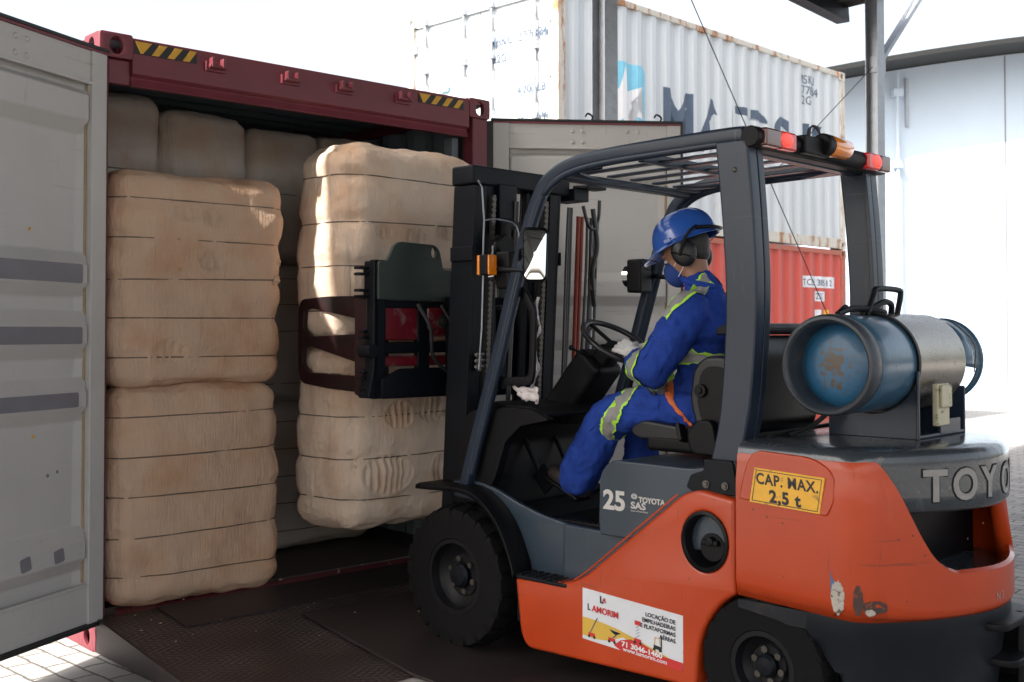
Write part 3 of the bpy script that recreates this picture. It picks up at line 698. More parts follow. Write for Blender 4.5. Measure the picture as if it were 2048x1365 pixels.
make_bale('cotton_bale', cpos(.545, .325, 1.215), BZ, (.90, .62, 1.055), bale_a, 11, 'beige strapped bale on top of the bottom left one, greenish stain at its right edge', group='bales at the container mouth', nst=5, res=60, r=.085, ridges=((.02, .62, .06, .05), (-.19, .17, .09, .06), (-.1, .86, .06, .05), (.05, .84, .07, .05)), pinch=.012)
FO = Vector((.10748, 5.6492, 0)); FA = R(136.5)
FF = Vector((math.cos(FA), math.sin(FA), 0)); FL = Vector((-FF.y, FF.x, 0))
def fpos(a, b_, z): p = FO + FF * a + FL * b_; return (p.x, p.y, z)
make_bale('cotton_bale', fpos(1.105, -.015, .425), R(46.5), (.99, .52, 1.0), bale_b, 21, 'lower pale bale held by the forklift clamp, with an oval ruffled patch in front', group='bales held by the clamp', nst=4, res=120, r=.11, bul=.035, ridges=((-.27, .295, .155, .105), (-.20, .61, .09, .075), (.02, .66, .10, .10), (.24, .60, .10, .08), (.16, .28, .12, .10)), pinch=.018)
make_bale('cotton_bale', fpos(1.095, -.015, 1.415), R(46.5), (1.01, .50, 1.07), bale_b, 33, 'upper pale bale held by the forklift clamp, rounded top catching the sun', group='bales held by the clamp', nst=4, res=90, r=.12, bul=.035, ridges=((-.30, .60, .06, .04), (-.08, .585, .08, .05), (.12, .62, .06, .05)), pinch=.016)
gi = 0
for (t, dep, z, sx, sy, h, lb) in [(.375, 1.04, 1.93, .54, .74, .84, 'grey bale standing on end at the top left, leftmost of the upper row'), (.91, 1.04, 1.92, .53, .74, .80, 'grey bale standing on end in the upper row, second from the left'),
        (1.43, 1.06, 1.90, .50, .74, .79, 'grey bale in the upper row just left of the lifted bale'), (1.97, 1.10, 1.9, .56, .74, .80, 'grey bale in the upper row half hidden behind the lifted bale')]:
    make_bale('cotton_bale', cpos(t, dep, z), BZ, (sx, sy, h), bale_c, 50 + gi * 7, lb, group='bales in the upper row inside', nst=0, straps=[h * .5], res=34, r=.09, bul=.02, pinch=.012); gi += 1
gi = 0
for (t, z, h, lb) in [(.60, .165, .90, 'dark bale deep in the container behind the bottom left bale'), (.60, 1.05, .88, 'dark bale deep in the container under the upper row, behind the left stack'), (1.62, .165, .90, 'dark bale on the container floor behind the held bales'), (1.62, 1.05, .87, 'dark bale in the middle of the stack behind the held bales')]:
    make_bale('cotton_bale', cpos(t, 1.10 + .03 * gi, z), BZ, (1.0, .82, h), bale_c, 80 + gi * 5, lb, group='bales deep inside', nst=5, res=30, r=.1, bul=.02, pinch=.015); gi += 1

# ------------------------------------------------------------------ lint and crumbs on the ramp
b = MB(); rl = random.Random(8)
for i in range(40):
    t = rl.uniform(.05, 1.9); y = -abs(rl.gauss(.25, .35)); y = max(-1.2, y); s_ = rl.uniform(.0015, .0045)
    if rl.random() < .3: y = rl.uniform(.02, .2); 
    z = rz_(y) + .006 if y < 0 else .160
    b.sph((t, y, z + (.012 if (t > .845 and y < -.42) else 0)), s_, (1.5, 1, .5), 6, 4)
lt = b.build('cotton_lint', bale_b); lt.location = CL; lt.rotation_euler = (0, 0, R(42.77)); tag(lt, 'crumbs of pale cotton lint scattered on the ramp', 'lint', kind='stuff')

def tuft(bale_label, c, r, m, n=7, seed=1):
    o_ = next(o for o in bpy.data.objects if o.get('label', '').startswith(bale_label)); rr = random.Random(seed); b = MB()
    for i in range(n): b.sph((c[0] + rr.uniform(-r, r) * .8, c[1] + rr.uniform(-.006, .006), c[2] + rr.uniform(-r, r) * 1.3), r * rr.uniform(.25, .55), (1, .55, 1), 14, 10)
    me = bpy.data.meshes.new('torn_cotton'); b.b.to_mesh(me); b.b.free(); me.materials.append(m)
    for p in me.polygons: p.use_smooth = True
    o = bpy.data.objects.new('torn_cotton', me); col.objects.link(o); o.parent = o_
    q = o.modifiers.new('r', 'REMESH'); q.mode = 'VOXEL'; q.voxel_size = .005
    t = bpy.data.textures.new('fluff', 'CLOUDS'); t.noise_scale = .018; d_ = o.modifiers.new('d', 'DISPLACE'); d_.texture = t; d_.strength = .022; d_.texture_coords = 'LOCAL'
tuft('beige strapped bale on top', (.40, -.300, .60), .050, bale_a, 9, 3)
tuft('beige strapped bale on top', (-.14, -.330, .565), .018, bale_a, 5, 5)
tuft('upper pale bale', (.10, -.268, .90), .015, bale_b, 4, 6)
tuft('lower pale bale', (-.46, -.245, .38), .026, bale_b, 6, 7)
tuft('beige strapped bale at the bottom', (-.05, -.330, .62), .012, bale_a, 4, 8)
# ================================================================== FORKLIFT (x forward, y to its left, z up)
fk = empty('forklift', FO, FA); tag(fk, 'orange and dark grey forklift with a bale clamp, driven by a man in blue', 'forklift')
# ---- wheels
def wheel(x, y, z, rad, wid, rim, s, nl, name='wheel'):
    o = empty(name, (x, y, z), 0, fk)
    b = MB(); h = wid / 2
    prof = [(rim, -h * .80), (rim + .012, -h * .92), (rim + .03, -h * .90), (rad * .80, -h * .98), (rad * .90, -h * .96), (rad * .955, -h * .86), (rad * .965, -h * .5), (rad * .965, h * .5), (rad * .955, h * .86), (rad * .90, h * .96), (rad * .80, h * .98), (rim + .03, h * .90), (rim + .012, h * .92), (rim, h * .80)]
    b.lathe(prof, (0, 0, 0), (0, 1, 0), 64, True)
    for i in range(nl):
        for sd in (-1, 1):
            a = 2 * math.pi * (i + (.5 if sd > 0 else 0)) / nl; M = Matrix.Rotation(a, 3, 'Y')
            q = [(.0, -.018 * rad / .33), (.0, .018 * rad / .33)]
            t = rad * .052; lw = math.pi * rad / nl * 1.25 / 2
            def P(u, v, r): return M @ Vector((u, sd * v, r))
            pts = [(-lw, h * .08), (lw, h * .02), (lw * 1.25, h * .55), (lw * 1.0, h * .99), (-lw * 1.0, h * .99), (-lw * .75, h * .55)]
            A = [b.b.verts.new(P(u, v, (rad - t) - (0 if v < h * .9 else .035))) for u, v in pts]; Bq = [b.b.verts.new(P(u, v * .985, rad - (0 if v < h * .9 else .014))) for u, v in pts]
            b.b.faces.new(Bq if sd > 0 else Bq[::-1])
            for k in range(6):
                b.b.faces.new((A[k], A[(k + 1) % 6], Bq[(k + 1) % 6], Bq[k]))
    b.build('tyre', rubber, o, ang=25)
    b = MB(); e = s * h * .82
    b.lathe([(rim + .004, e * 1.0), (rim + .008, e * 1.05), (rim - .012, e * 1.05), (rim - .022, e * .55), (rim - .035, e * .35), (rim * .62, e * .18), (rim * .56, e * .30), (.0001, e * .30)], (0, 0, 0), (0, 1, 0), 48)
    rm = b.build('rim', rimm, o, ang=25)
    b = MB(); b.lathe([(rim * .34, e * .25), (rim * .34, e * .62), (rim * .26, e * .80), (.0001, e * .84)], (0, 0, 0), (0, 1, 0), 24); b.build('hub', blackm, o, ang=30)
    for i in range(6):
        a = 2 * math.pi * i / 6 + .3; b = MB(); c_ = Vector((rim * .46 * math.cos(a), 0, rim * .46 * math.sin(a)))
        b.cyl(c_ + Vector((0, e * .28, 0)), c_ + Vector((0, e * .48, 0)), .014, seg=6); b.build('lug_nut', greasy, rm)
    return o
wheel(0, .465, .35, .326, .19, .165, 1, 22); wheel(0, -.465, .35, .326, .19, .165, -1, 22)
wheel(-1.62, .47, .262, .262, .16, .125, 1, 20); wheel(-1.62, -.47, .262, .262, .16, .125, -1, 20)
MB().cyl((0, -.4, .35), (0, .4, .35), .09, seg=20).boxx(-.12, .12, -.25, .25, .2, .5).build('front_axle', blackm, fk)
MB().cyl((-1.62, -.4, .262), (-1.62, .4, .262), .05, seg=16).boxx(-1.70, -1.54, -.22, .22, .18, .45).build('rear_axle', blackm, fk)
# ---- orange side panels (cap hole in the left one)
side = rnd([(-.40, .405), (-.715, .432), (-.80, .475), (-1.285, .862), (-1.36, .885), (-1.522, .862), (-1.522, .515), (-1.455, .47), (-1.39, .385), (-1.355, .29), (-1.345, .13), (-.47, .115), (-.432, .17)],
           [.012, .05, .09, .10, .03, .01, .01, .05, .08, .08, .02, .05, .04])
plate('side_panel', side, [circ(-1.388, .692, .098, 48, .112)], 'y', .43, .56, orange, fk, .016, 4)
plate('side_panel', side, [], 'y', -.56, -.43, orange, fk, .016, 4)
b = MB(); b.lathe([(.116, .0), (.116, .008), (.104, .012), (.098, .004), (.094, -.05), (.080, -.075), (.0001, -.08)], (-1.388, .556, .692), (0, 1, 0), 48)
for v in b.b.verts: v.co.x = -1.388 + (v.co.x + 1.388) * .90
cp = b.build('filler_recess', black, fk, ang=25)
b = MB(); b.cyl((-1.395, .475, .665), (-1.395, .52, .665), .055, seg=24).boxx(-1.43, -1.36, .515, .54, .675, .695).cyl((-1.395, .50, .69), (-1.395, .545, .69), .018, seg=12); b.build('filler_cap', black, fk, .004)
# thin raised lip along the diagonal
b = MB(); b.sweep(curve([(-.735, .552, .447), (-.82, .552, .505), (-1.05, .552, .69), (-1.26, .552, .857)], 6), [(-.004, -.003), (.004, -.003), (.004, .003), (-.004, .003)], up=(0, 1, 0)); b.build('panel_lip', orange, fk, .003)
# ---- main frame below / behind panels
fr = MB(); fr.prism([(.16, .60), (-.05, .642), (-1.36, .642), (-1.36, .30), (-.36, .30), (-.36, .45), (-.22, .60)], 'y', -.43, .43)
fr.build('chassis', bluegrey, fk, .012)
wl = [( .11, .775), (-.06, .79), (-.18, .762), (-.30, .718), (-.46, .674), (-.62, .652), (-.625, .415), (-.40, .415), (-.385, .48), (-.30, .60), (-.18, .68), (.1, .70)]
plate('step_side_wall', rnd(wl, [.01, .02, .05, .05, .05, .01, .0, .0, .05, .05, .05, .01]), [], 'y', .425, .452, bluegrey, fk, .008, 3)
plate('step_side_wall', rnd([(-.60, .655), (-.90, .648), (-1.05, .642), (-1.05, .415), (-.60, .415)], .004), [], 'y', .43, .470, bluegrey, fk, .010, 3)
MB().boxx(-.80, -.36, .44, .50, .20, .42).build('step_riser', blackm, fk)
# step tread
b = MB(); b.prism(rnd([(-.402, .40), (-.402, .565), (-.70, .565), (-.735, .53), (-.735, .40)], [.0, .02, .04, .02, 0]), 'z', .408, .424)
tr = b.build('step', blackm, fk, .004)
for i in range(5):
    for j in range(7):
        MB().boxx(-.435 - j * .041, -.412 - j * .041, .452 + i * .022, .464 + i * .022, .424, .429).build('grip_stud', blackm, tr)
# ---- front mudguards
def guard(s):
    arc = curve([(.24, .758), (.12, .762), (-.02, .768), (-.12, .758), (-.21, .715), (-.29, .645), (-.345, .56), (-.385, .47), (-.395, .42)], 6)
    b = MB(); V = []
    for p in arc:
        row = []
        for y, dz in ((.400, 0), (.545, 0), (.568, -.004), (.570, -.022)):
            row.append(b.b.verts.new((p.x - (.0 if dz == 0 else .0), s * y, p.y + dz)))
        V.append(row)
    for A, Bq in zip(V, V[1:]):
        for j in range(3): b.b.faces.new((A[j], A[j + 1], Bq[j + 1], Bq[j]))
    o = b.build('mudguard', black, fk, ang=50); m_ = o.modifiers.new('s', 'SOLIDIFY'); m_.thickness = .008; m_.offset = 0
guard(1); guard(-1)
# ---- floor mat
b = MB(); b.boxx(-.86, -.10, -.41, .41, .645, .66); fm = b.build('floor_mat', black, fk, .004)
for i in range(16):
    MB().boxx(-.84 + i * .024, -.83 + i * .024, -.38, .40, .660, .665).build('mat_rib', black, fm)
# ---- engine hood under the seat
def hoodf(pts): pass
b = MB(); hp = rnd([(-.842, .645), (-.835, .70), (-.842, .90), (-.90, .958), (-1.33, .955), (-1.46, 1.0), (-1.50, 1.0), (-1.50, .645)], [.01, .05, .08, .06, .08, .05, .01, .01], 6)
b.prism(hp, 'y', -.48, .515); hd = b.build('engine_hood', bluegrey, fk, .035, 4)
text('model_lettering', '25', .108, silver, hd, (-.862, .5165, .758), (-1, 0, 0), (0, 0, 1), bold=.0035, sx=1.08)
text('model_lettering', 'TOYOTA', .031, silver, hd, (-1.045, .5165, .800), (-1, 0, 0), (0, 0, 1), bold=.001)
text('model_lettering', 'SAS', .038, silver, hd, (-1.005, .5165, .772), (-1, 0, 0), (0, 0, 1), bold=.001, sx=1.25)
text('model_lettering', 'System of Active Stability', .0085, silver, hd, (-1.005, .5165, .760), (-1, 0, 0), (0, 0, 1))
b = MB()
for rx, rz2 in ((.014, .010), (.006, .010), (.012, .004)):
    pts = [(-1.022 + rx * math.cos(t * math.pi / 12), .5165, 0.815 + (0 if rz2 > .01 else .006) + rz2 * math.sin(t * math.pi / 12)) for t in range(24)]
    b.tube(pts, .0016, 5, closed=True)
b.build('emblem', silver, hd)
MB().boxx(-1.47, -1.40, .30, .44, 1.005, 1.012).boxx(-1.40, -1.32, .30, .40, .96, .975).build('hood_latch', steel, fk, .002)
# ---- counterweight
A0 = 1.90
HALF = [(.566, -1.90), (.564, -1.95), (.553, -1.995), (.525, -2.045), (.48, -2.092), (.42, -2.145), (.337, -2.197), (.27, -2.228), (.20, -2.255), (.13, -2.275), (.067, -2.287), (0, -2.291)]
_c = curve([(y, x, 0) for y, x in HALF], 12)
PL = [(p.y, p.x) for p in _c] + [(p.y, -p.x) for p in _c[::-1][1:]]
def plan(t, ins=0):
    k = max(0, min(len(PL) - 1.0001, t / math.pi * (len(PL) - 1))); i = int(k); f_ = k - i
    x, y = lerp(PL[i][0], PL[i + 1][0], f_), lerp(PL[i][1], PL[i + 1][1], f_)
    if ins:
        i0, i1 = max(0, i - 1), min(len(PL) - 1, i + 2); tx, ty = PL[i1][0] - PL[i0][0], PL[i1][1] - PL[i0][1]; l = math.hypot(tx, ty)
        x += -ty / l * ins * 1 if False else (-ty) / l * ins; y += tx / l * ins
    return x, y
N_ = 90
def ustep(i):
    u = i / N_                                       # even spread along the outline
    return u
tabl = []
import itertools
ph = [math.pi * i / 1200 for i in range(1201)]; acc = [0]
for a_, b_ in zip(ph, ph[1:]):
    p_, q_ = plan(a_), plan(b_); acc.append(acc[-1] + math.hypot(p_[0] - q_[0], p_[1] - q_[1]))
def phiu(u):
    t = u * acc[-1]; lo, hi = 0, 1200
    while hi - lo > 1:
        m_ = (lo + hi) // 2
        if acc[m_] < t: lo = m_
        else: hi = m_
    k = (t - acc[lo]) / max(1e-9, acc[hi] - acc[lo]); return lerp(ph[lo], ph[hi], k)
SL = .37                                             # straight part ahead of the corner
def outl(s, ins=0):                                  # s from 0 (front of left cheek) .. 1
    T = 2 * SL + acc[-1]; d_ = s * T
    if d_ < SL: return -1.53 - d_, .566 - ins
    if d_ > T - SL: return -1.53 - (T - d_), -(.566 - ins)
    return plan(phiu((d_ - SL) / acc[-1]), ins)
def insz(z, zt): 
    k = max(0, (z - (zt - .06)) / .06); k = min(1, k); return .055 * (1 - math.sqrt(max(0, 1 - k * k))) + max(0, z - .85) * .05
def zbot(x, y): return interp([(-2.2, .498), (-2.0, .492), (-1.53, .515)], x) 
def ztop(x, y):
    ay = abs(y)
    if x > -1.95: return 1.075
    return interp([(0, .645), (.26, .65), (.30, .665), (.337, .69), (.37, .735), (.40, .79), (.43, .86), (.455, .925), (.48, .985), (.505, 1.03), (.53, 1.058), (.55, 1.072), (.56, 1.075)], ay)
b = MB(); rows = 16; NS = 150; V = []
for i in range(NS + 1):
    x0, y0 = outl(i / NS); zb, zt = zbot(x0, y0), ztop(x0, y0); colv = []
    top = zt > 1.0
    for j in range(rows):
        t = j / (rows - 1); z = lerp(zb, zt, t if not top else 1 - (1 - t) ** 1.6)
        ins = insz(z, 1.075) if z > .95 else 0
        ins += .012 * max(0, 1 - (z - zb) / .02)
        x, y = outl(i / NS, ins); colv.append(b.b.verts.new((x, y, z)))
    # inward lip
    lipd = lerp(.03, .10, smooth(.62, 1.07, zt))
    for k, dz in ((.25, .006), (.6, .0), (1.0, -.012)):
        ins = (insz(zt, 1.075) if zt > .95 else 0) + (.10 if zt > 1.0 else .06) * k
        x, y = outl(i / NS, ins); colv.append(b.b.verts.new((x, y, zt + dz * (1 if zt > 1.0 else 1.6))))
    V.append(colv)
for A, Bq in zip(V, V[1:]):
    for j in range(len(A) - 1): b.b.faces.new((A[j], Bq[j], Bq[j + 1], A[j + 1]))
# front edge return
for A in (V[0], V[-1]):
    sy = 1 if A is V[0] else -1
    inn = [b.b.verts.new((v.co.x, sy * .40, v.co.z)) for v in A[:rows]]
    for j in range(rows - 1): b.b.faces.new((A[j], A[j + 1], inn[j + 1], inn[j]))
cw = b.build('counterweight', orange, fk, ang=50)
cw.modifiers.new('s', 'SOLIDIFY').thickness = .006
# raised upper cheek panel
pp = rnd([(-1.545, .872), (-1.90, .846), (-1.925, .90), (-1.925, 1.00), (-1.84, 1.045), (-1.60, 1.055), (-1.565, .98)], [.012, .012, .02, .05, .07, .05, .04], 6)
b = MB(); vt = [b.b.verts.new((x, .566 + .0065 - max(0, z - .85) * .05 - (insz(z, 1.075) if z > 1.015 else 0) * .0, z)) for x, z in pp]; vb_ = [b.b.verts.new((x, .545, z)) for x, z in pp]
b.b.faces.new(vt)
for i in range(len(pp)): b.b.faces.new((vt[i], vt[(i + 1) % len(pp)], vb_[(i + 1) % len(pp)], vb_[i]))
b.build('cheek_panel', orange, fk, .006, 3)
# dark top hood with lettering band
b = MB(); V = []; zs = [.86, .866, .88, .92, .97, 1.01, 1.035, 1.05, 1.063, 1.073, 1.079]
for i in range(NS + 1):
    c_ = []
    for z in zs:
        ins = .014 + (.045 * (1 - math.sqrt(max(0, 1 - min(1, max(0, (z - 1.035) / .045)) ** 2))) if z > 1.035 else 0) + (.02 * (1 - min(1, (z - .86) / .02)))
        x, y = outl(i / NS, ins); c_.append(b.b.verts.new((x, y, z)))
    for k in (.5, 1):
        x, y = outl(i / NS, .014 + .055 + .06 * k); c_.append(b.b.verts.new((x, y, 1.082 + .004 * k)))
    V.append(c_)
for A, Bq in zip(V, V[1:]):
    for j in range(len(A) - 1): b.b.faces.new((A[j], Bq[j], Bq[j + 1], A[j + 1]))
b.b.faces.new([c_[-1] for c_ in V])
b.b.faces.new([c_[0] for c_ in V][::-1])
tc_ = b.build('counterweight_cover', topcov, fk, ang=50)
def bend(q, c_):                                      # wrap lettering round the rear
    return q
def rearx(y):
    lo, hi = 0.0, math.pi
    for _ in range(30):
        m_ = (lo + hi) / 2
        if plan(m_, .014)[1] > y: lo = m_
        else: hi = m_
    return plan(lo, .014)[0]
for ch, yy in zip('TOYOTA', (.377, .268, .125, -.01, -.145, -.27)):
    for nm, mm, bo, of in (('lettering_outline', blk, .009, .0015), ('lettering', silver, .0045, .0035)):
        text(nm, ch, .150, mm, tc_, (0, yy, .905), (0, -1, 0), (0, 0, 1), bold=bo, ext=.0005, sx=.95, fn=lambda q, c, of=of: Vector((rearx(q.y) - of, q.y, q.z)))
# recess shelf and cavity
b = MB(); V = []
b.prism([(y_, x_) [::-1] for x_, y_ in [outl(s_ / 60, .05)[::1] for s_ in range(61)] for (x_, y_) in [(x_, y_)]], 'z', .56, .606); b.build('recess_shelf', topcov, fk)
b = MB(); b.boxx(-2.0, -1.54, -.46, .46, .60, .86); b.build('radiator_duct', black, fk)
# lower dark block
b = MB(); V = []; LZ = [.16, .20, .30, .40, .44, .50]
for i in range(NS + 1):
    x0, y0 = outl(i / NS, .012); c_ = []
    arch = interp([(-2.4, 0), (-1.97, .0), (-1.92, .28), (-1.8, .42), (-1.70, .45), (-1.53, .47)], x0) if abs(y0) > .5 else 0
    for z in LZ:
        zz = max(z, arch) if arch else z
        ins = .012 + (.02 if z < .42 else 0) + max(0, .40 - z) * .12
        x, y = outl(i / NS, ins); c_.append(b.b.verts.new((x, y, zz)))
    V.append(c_)
for A, Bq in zip(V, V[1:]):
    for j in range(len(A) - 1): b.b.faces.new((A[j], Bq[j], Bq[j + 1], A[j + 1]))
lo_ = b.build('lower_counterweight', lowdark, fk, ang=30)
MB().boxx(-2.02, -1.92, -.42, .42, .17, .48).build('lower_block', lowdark, fk)
b = MB()
for z, x1, y0, y1 in ((.43, -2.33, -.26, .14), (.285, -2.335, -.30, .05), (.16, -2.31, -.30, .0)):
    b.prism(rnd([(-2.02, y0), (x1, y0 + .03), (x1, y1 - .04), (-2.02, y1)], [.0, .05, .05, 0], 5), 'z', z, z + .028)
b.boxx(-2.30, -2.10, -.30, -.26, .10, .45); b.cyl((-2.29, -.15, .14), (-2.29, -.15, .46), .014, seg=12)
b.build('tow_hitch', black, fk, .006)
text('data_mark', 'N 3', .04, silver, cw, (0, .07, .535), (0, -1, 0), (0, 0, 1), ext=.0003, fn=lambda q, c: Vector((rearx(q.y) - .0165, q.y, q.z)))
# scuffs on the corner: real chips in the paint
def chip(name, pts, m, off):
    b = MB(); V = []
    def sp(s, z): x, y = outl(s, -off); return Vector((x, y, z))
    b.b.faces.new([b.b.verts.new(sp(s, z)) for s, z in pts]); o = b.build(name, m, cw); return o
rs = random.Random(5)
def blob(s0, z0, ds, dz, n=16, j=.25): return [(s0 + ds * math.cos(2 * math.pi * i / n) * (1 + rs.uniform(-j, j)), z0 + dz * math.sin(2 * math.pi * i / n) * (1 + rs.uniform(-j, j))) for i in range(n)]
primer = mat('bare_primer', (.42, .38, .33), .6, var=.25, dirt=(.08, .05, .04), dscale=60, dth=.52)
scuffm = mat('black_scuff', (.05, .025, .02), .6, var=.4, dirt=(.28, .06, .02), dscale=40, dth=.55)
bluechip = mat('blue_paint_chip', (.05, .14, .28), .5)
def tot(): return 2 * SL + acc[-1]
def S_(a_, b_=None): return a_ / tot()
chip('paint_chip', blob(S_(.405), .572, .011, .058, 40, .10), primer, .0012)
chip('paint_chip', [(S_(.378), .668), (S_(.384), .64), (S_(.396), .622), (S_(.386), .60), (S_(.380), .58)], bluechip, .0010)
chip('paint_scuff', blob(S_(.475), .570, .0075, .052, 40, .08), scuffm, .0012); chip('paint_scuff', blob(S_(.53), .548, .020, .022, 40, .10), scuffm, .0010); chip('paint_chip', blob(S_(.515), .530, .007, .012, 24, .2), primer, .0016)
for q_ in range(10): chip('paint_nick', blob(S_(rs.uniform(.05, 1.0)), rs.uniform(.55, .95), .0015, .004, 8, .4), scuffm, .0010)
# capacity sticker
def sq(name, x0, x1, z0, z1, m, y, parent=fk, sk=0): return MB().prism([(x0, z0), (x1, z0 + sk), (x1, z1 + sk), (x0, z1)], 'y', y - .001, y).build(name, m, parent)
SKY = .5725
stk = MB().prism([(-1.593, .867), (-1.873, .852), (-1.893, .979), (-1.614, .993)], 'y', SKY - .010, SKY + .0012).build('capacity_sticker', sticky, fk)
def cs(u, v): return (lerp(lerp(-1.593, -1.873, u), lerp(-1.614, -1.893, u), v), lerp(lerp(.867, .852, u), lerp(.993, .979, u), v))
for u0, v0, u1, v1 in ((.03, .05, .97, .07), (.03, .93, .97, .95), (.03, .05, .038, .95), (.962, .05, .97, .95)):
    q = MB(); q.b.faces.new([q.b.verts.new((cs(u, v)[0], SKY + .0022, cs(u, v)[1])) for u, v in ((u0, v0), (u1, v0), (u1, v1), (u0, v1))]); q.build('sticker_border', blk, stk)
text('sticker_lettering', 'CAP. MAX.', .055, blk, stk, (-1.746, SKY + .0018, .931), (-1, 0, -.05), (.05, 0, 1), bold=.0014, align='CENTER', ext=.0003, sx=.88, sp=1.10)
text('sticker_lettering', '2,5 t', .060, blk, stk, (-1.738, SKY + .0018, .872), (-1, 0, -.05), (.05, 0, 1), bold=.0024, align='CENTER', ext=.0003, sx=1.0, sp=1.12)
# advertising sticker
AY = .5606; ax0, ax1, az0, az1 = -.788, -1.289, .217, .426
ad = MB().prism([(ax0, az0), (ax1, az0 - .028), (ax1, az1 - .03), (ax0, az1)], 'y', AY - .001, AY + .0008).build('advert_sticker', white, fk)
def AX(u): return lerp(ax0, ax1, u)
def AZ(v): return lerp(az0, az1, v)
def apoly(nm, pts, m, k=1): 
    b = MB(); b.b.faces.new([b.b.verts.new((AX(u), AY + .0008 + .0006 * k, AZ(v) - .029 * u)) for u, v in pts]); return b.build(nm, m, ad)
apoly('advert_gold_band', [(0, .08)] + [(u / 20, .36 + .10 * math.sin(u / 20 * 3.4 + .8) - u / 20 * .18) for u in range(21)] + [(1, .13), (.6, .16), (.42, .26), (.25, .10), (.12, .06)], goldink, 1)
apoly('advert_red_band', [(.40, .20), (.5, .27), (.62, .25), (.8, .14), (1.0, .13), (1.0, -.03), (.55, .0), (.40, .0), (.33, .06)], redink, 2)
def at(s, u, v, size, m, **k): return text('advert_lettering', s, size, m, ad, (AX(u), AY + .0042, AZ(v) - .029 * u), (-1, 0, -.058), (0, 0, 1), ext=.0002, **k)
at('L', .055, .60, .036, blk, bold=.0005); at('AMORIM', .105, .595, .036, redink, bold=.0008, sx=.98)
at('L', .185, .80, .040, blk, bold=.0008); at('A', .213, .825, .028, redink, bold=.0008)
for i, s_ in enumerate(('LOCAÇÃO DE', 'EMPILHADEIRAS', 'E PLATAFORMAS', 'AÉREAS')): at(s_, .935, .80 - i * .115, .0225, blk, bold=.0004, align='RIGHT')
at('71 3046-1460', .41, .10, .028, whiteink, bold=.0010, sx=1.28); at('www.lamorim.com', .425, .015, .023, whiteink, bold=.0004, sx=1.22)
# small pictures of lifts on the advert
def machine(u, v, k):
    apoly('advert_picture', [(u - .035, v), (u + .035, v - .01), (u + .035, v + .06), (u - .035, v + .07)], redink if k != 3 else blk, 3)
    for du in (-.028, .028):
        apoly('advert_picture', [(u + du + .014 * math.cos(t * math.pi / 4), v - .01 + .03 * math.sin(t * math.pi / 4)) for t in range(8)], blk, 4)
    if k == 0: apoly('advert_picture', [(u - .02, v + .07), (u - .01, v + .07), (u + .065, v + .38), (u + .055, v + .39)], navy, 3)
    if k == 1: apoly('advert_picture', [(u, v + .07), (u + .015, v + .07), (u + .05, v + .14), (u - .02, v + .20), (u + .07, v + .17), (u + .09, v + .2), (u - .03, v + .23), (u + .035, v + .14)], navy, 3)
    if k == 2:
        for q in range(4): apoly('advert_picture', [(u - .02, v + .08 + q * .06), (u - .014, v + .08 + q * .06), (u + .02, v + .14 + q * .06), (u + .014, v + .14 + q * .06)], navy, 3)
        apoly('advert_picture', [(u - .03, v + .32), (u + .03, v + .32), (u + .03, v + .40), (u - .03, v + .40)], redink, 3)
    if k == 3:
        apoly('advert_picture', [(u + .035, v - .03), (u + .045, v - .03), (u + .045, v + .25), (u + .035, v + .25)], blk, 4)
        apoly('advert_picture', [(u - .03, v + .07), (u - .024, v + .07), (u - .018, v + .2), (u + .015, v + .2), (u + .03, v + .08), (u + .035, v + .08), (u + .02, v + .215), (u - .024, v + .215)], goldink, 4)
machine(.10, .10, 0); machine(.31, .12, 1); machine(.57, .26, 2); machine(.76, .24, 3)
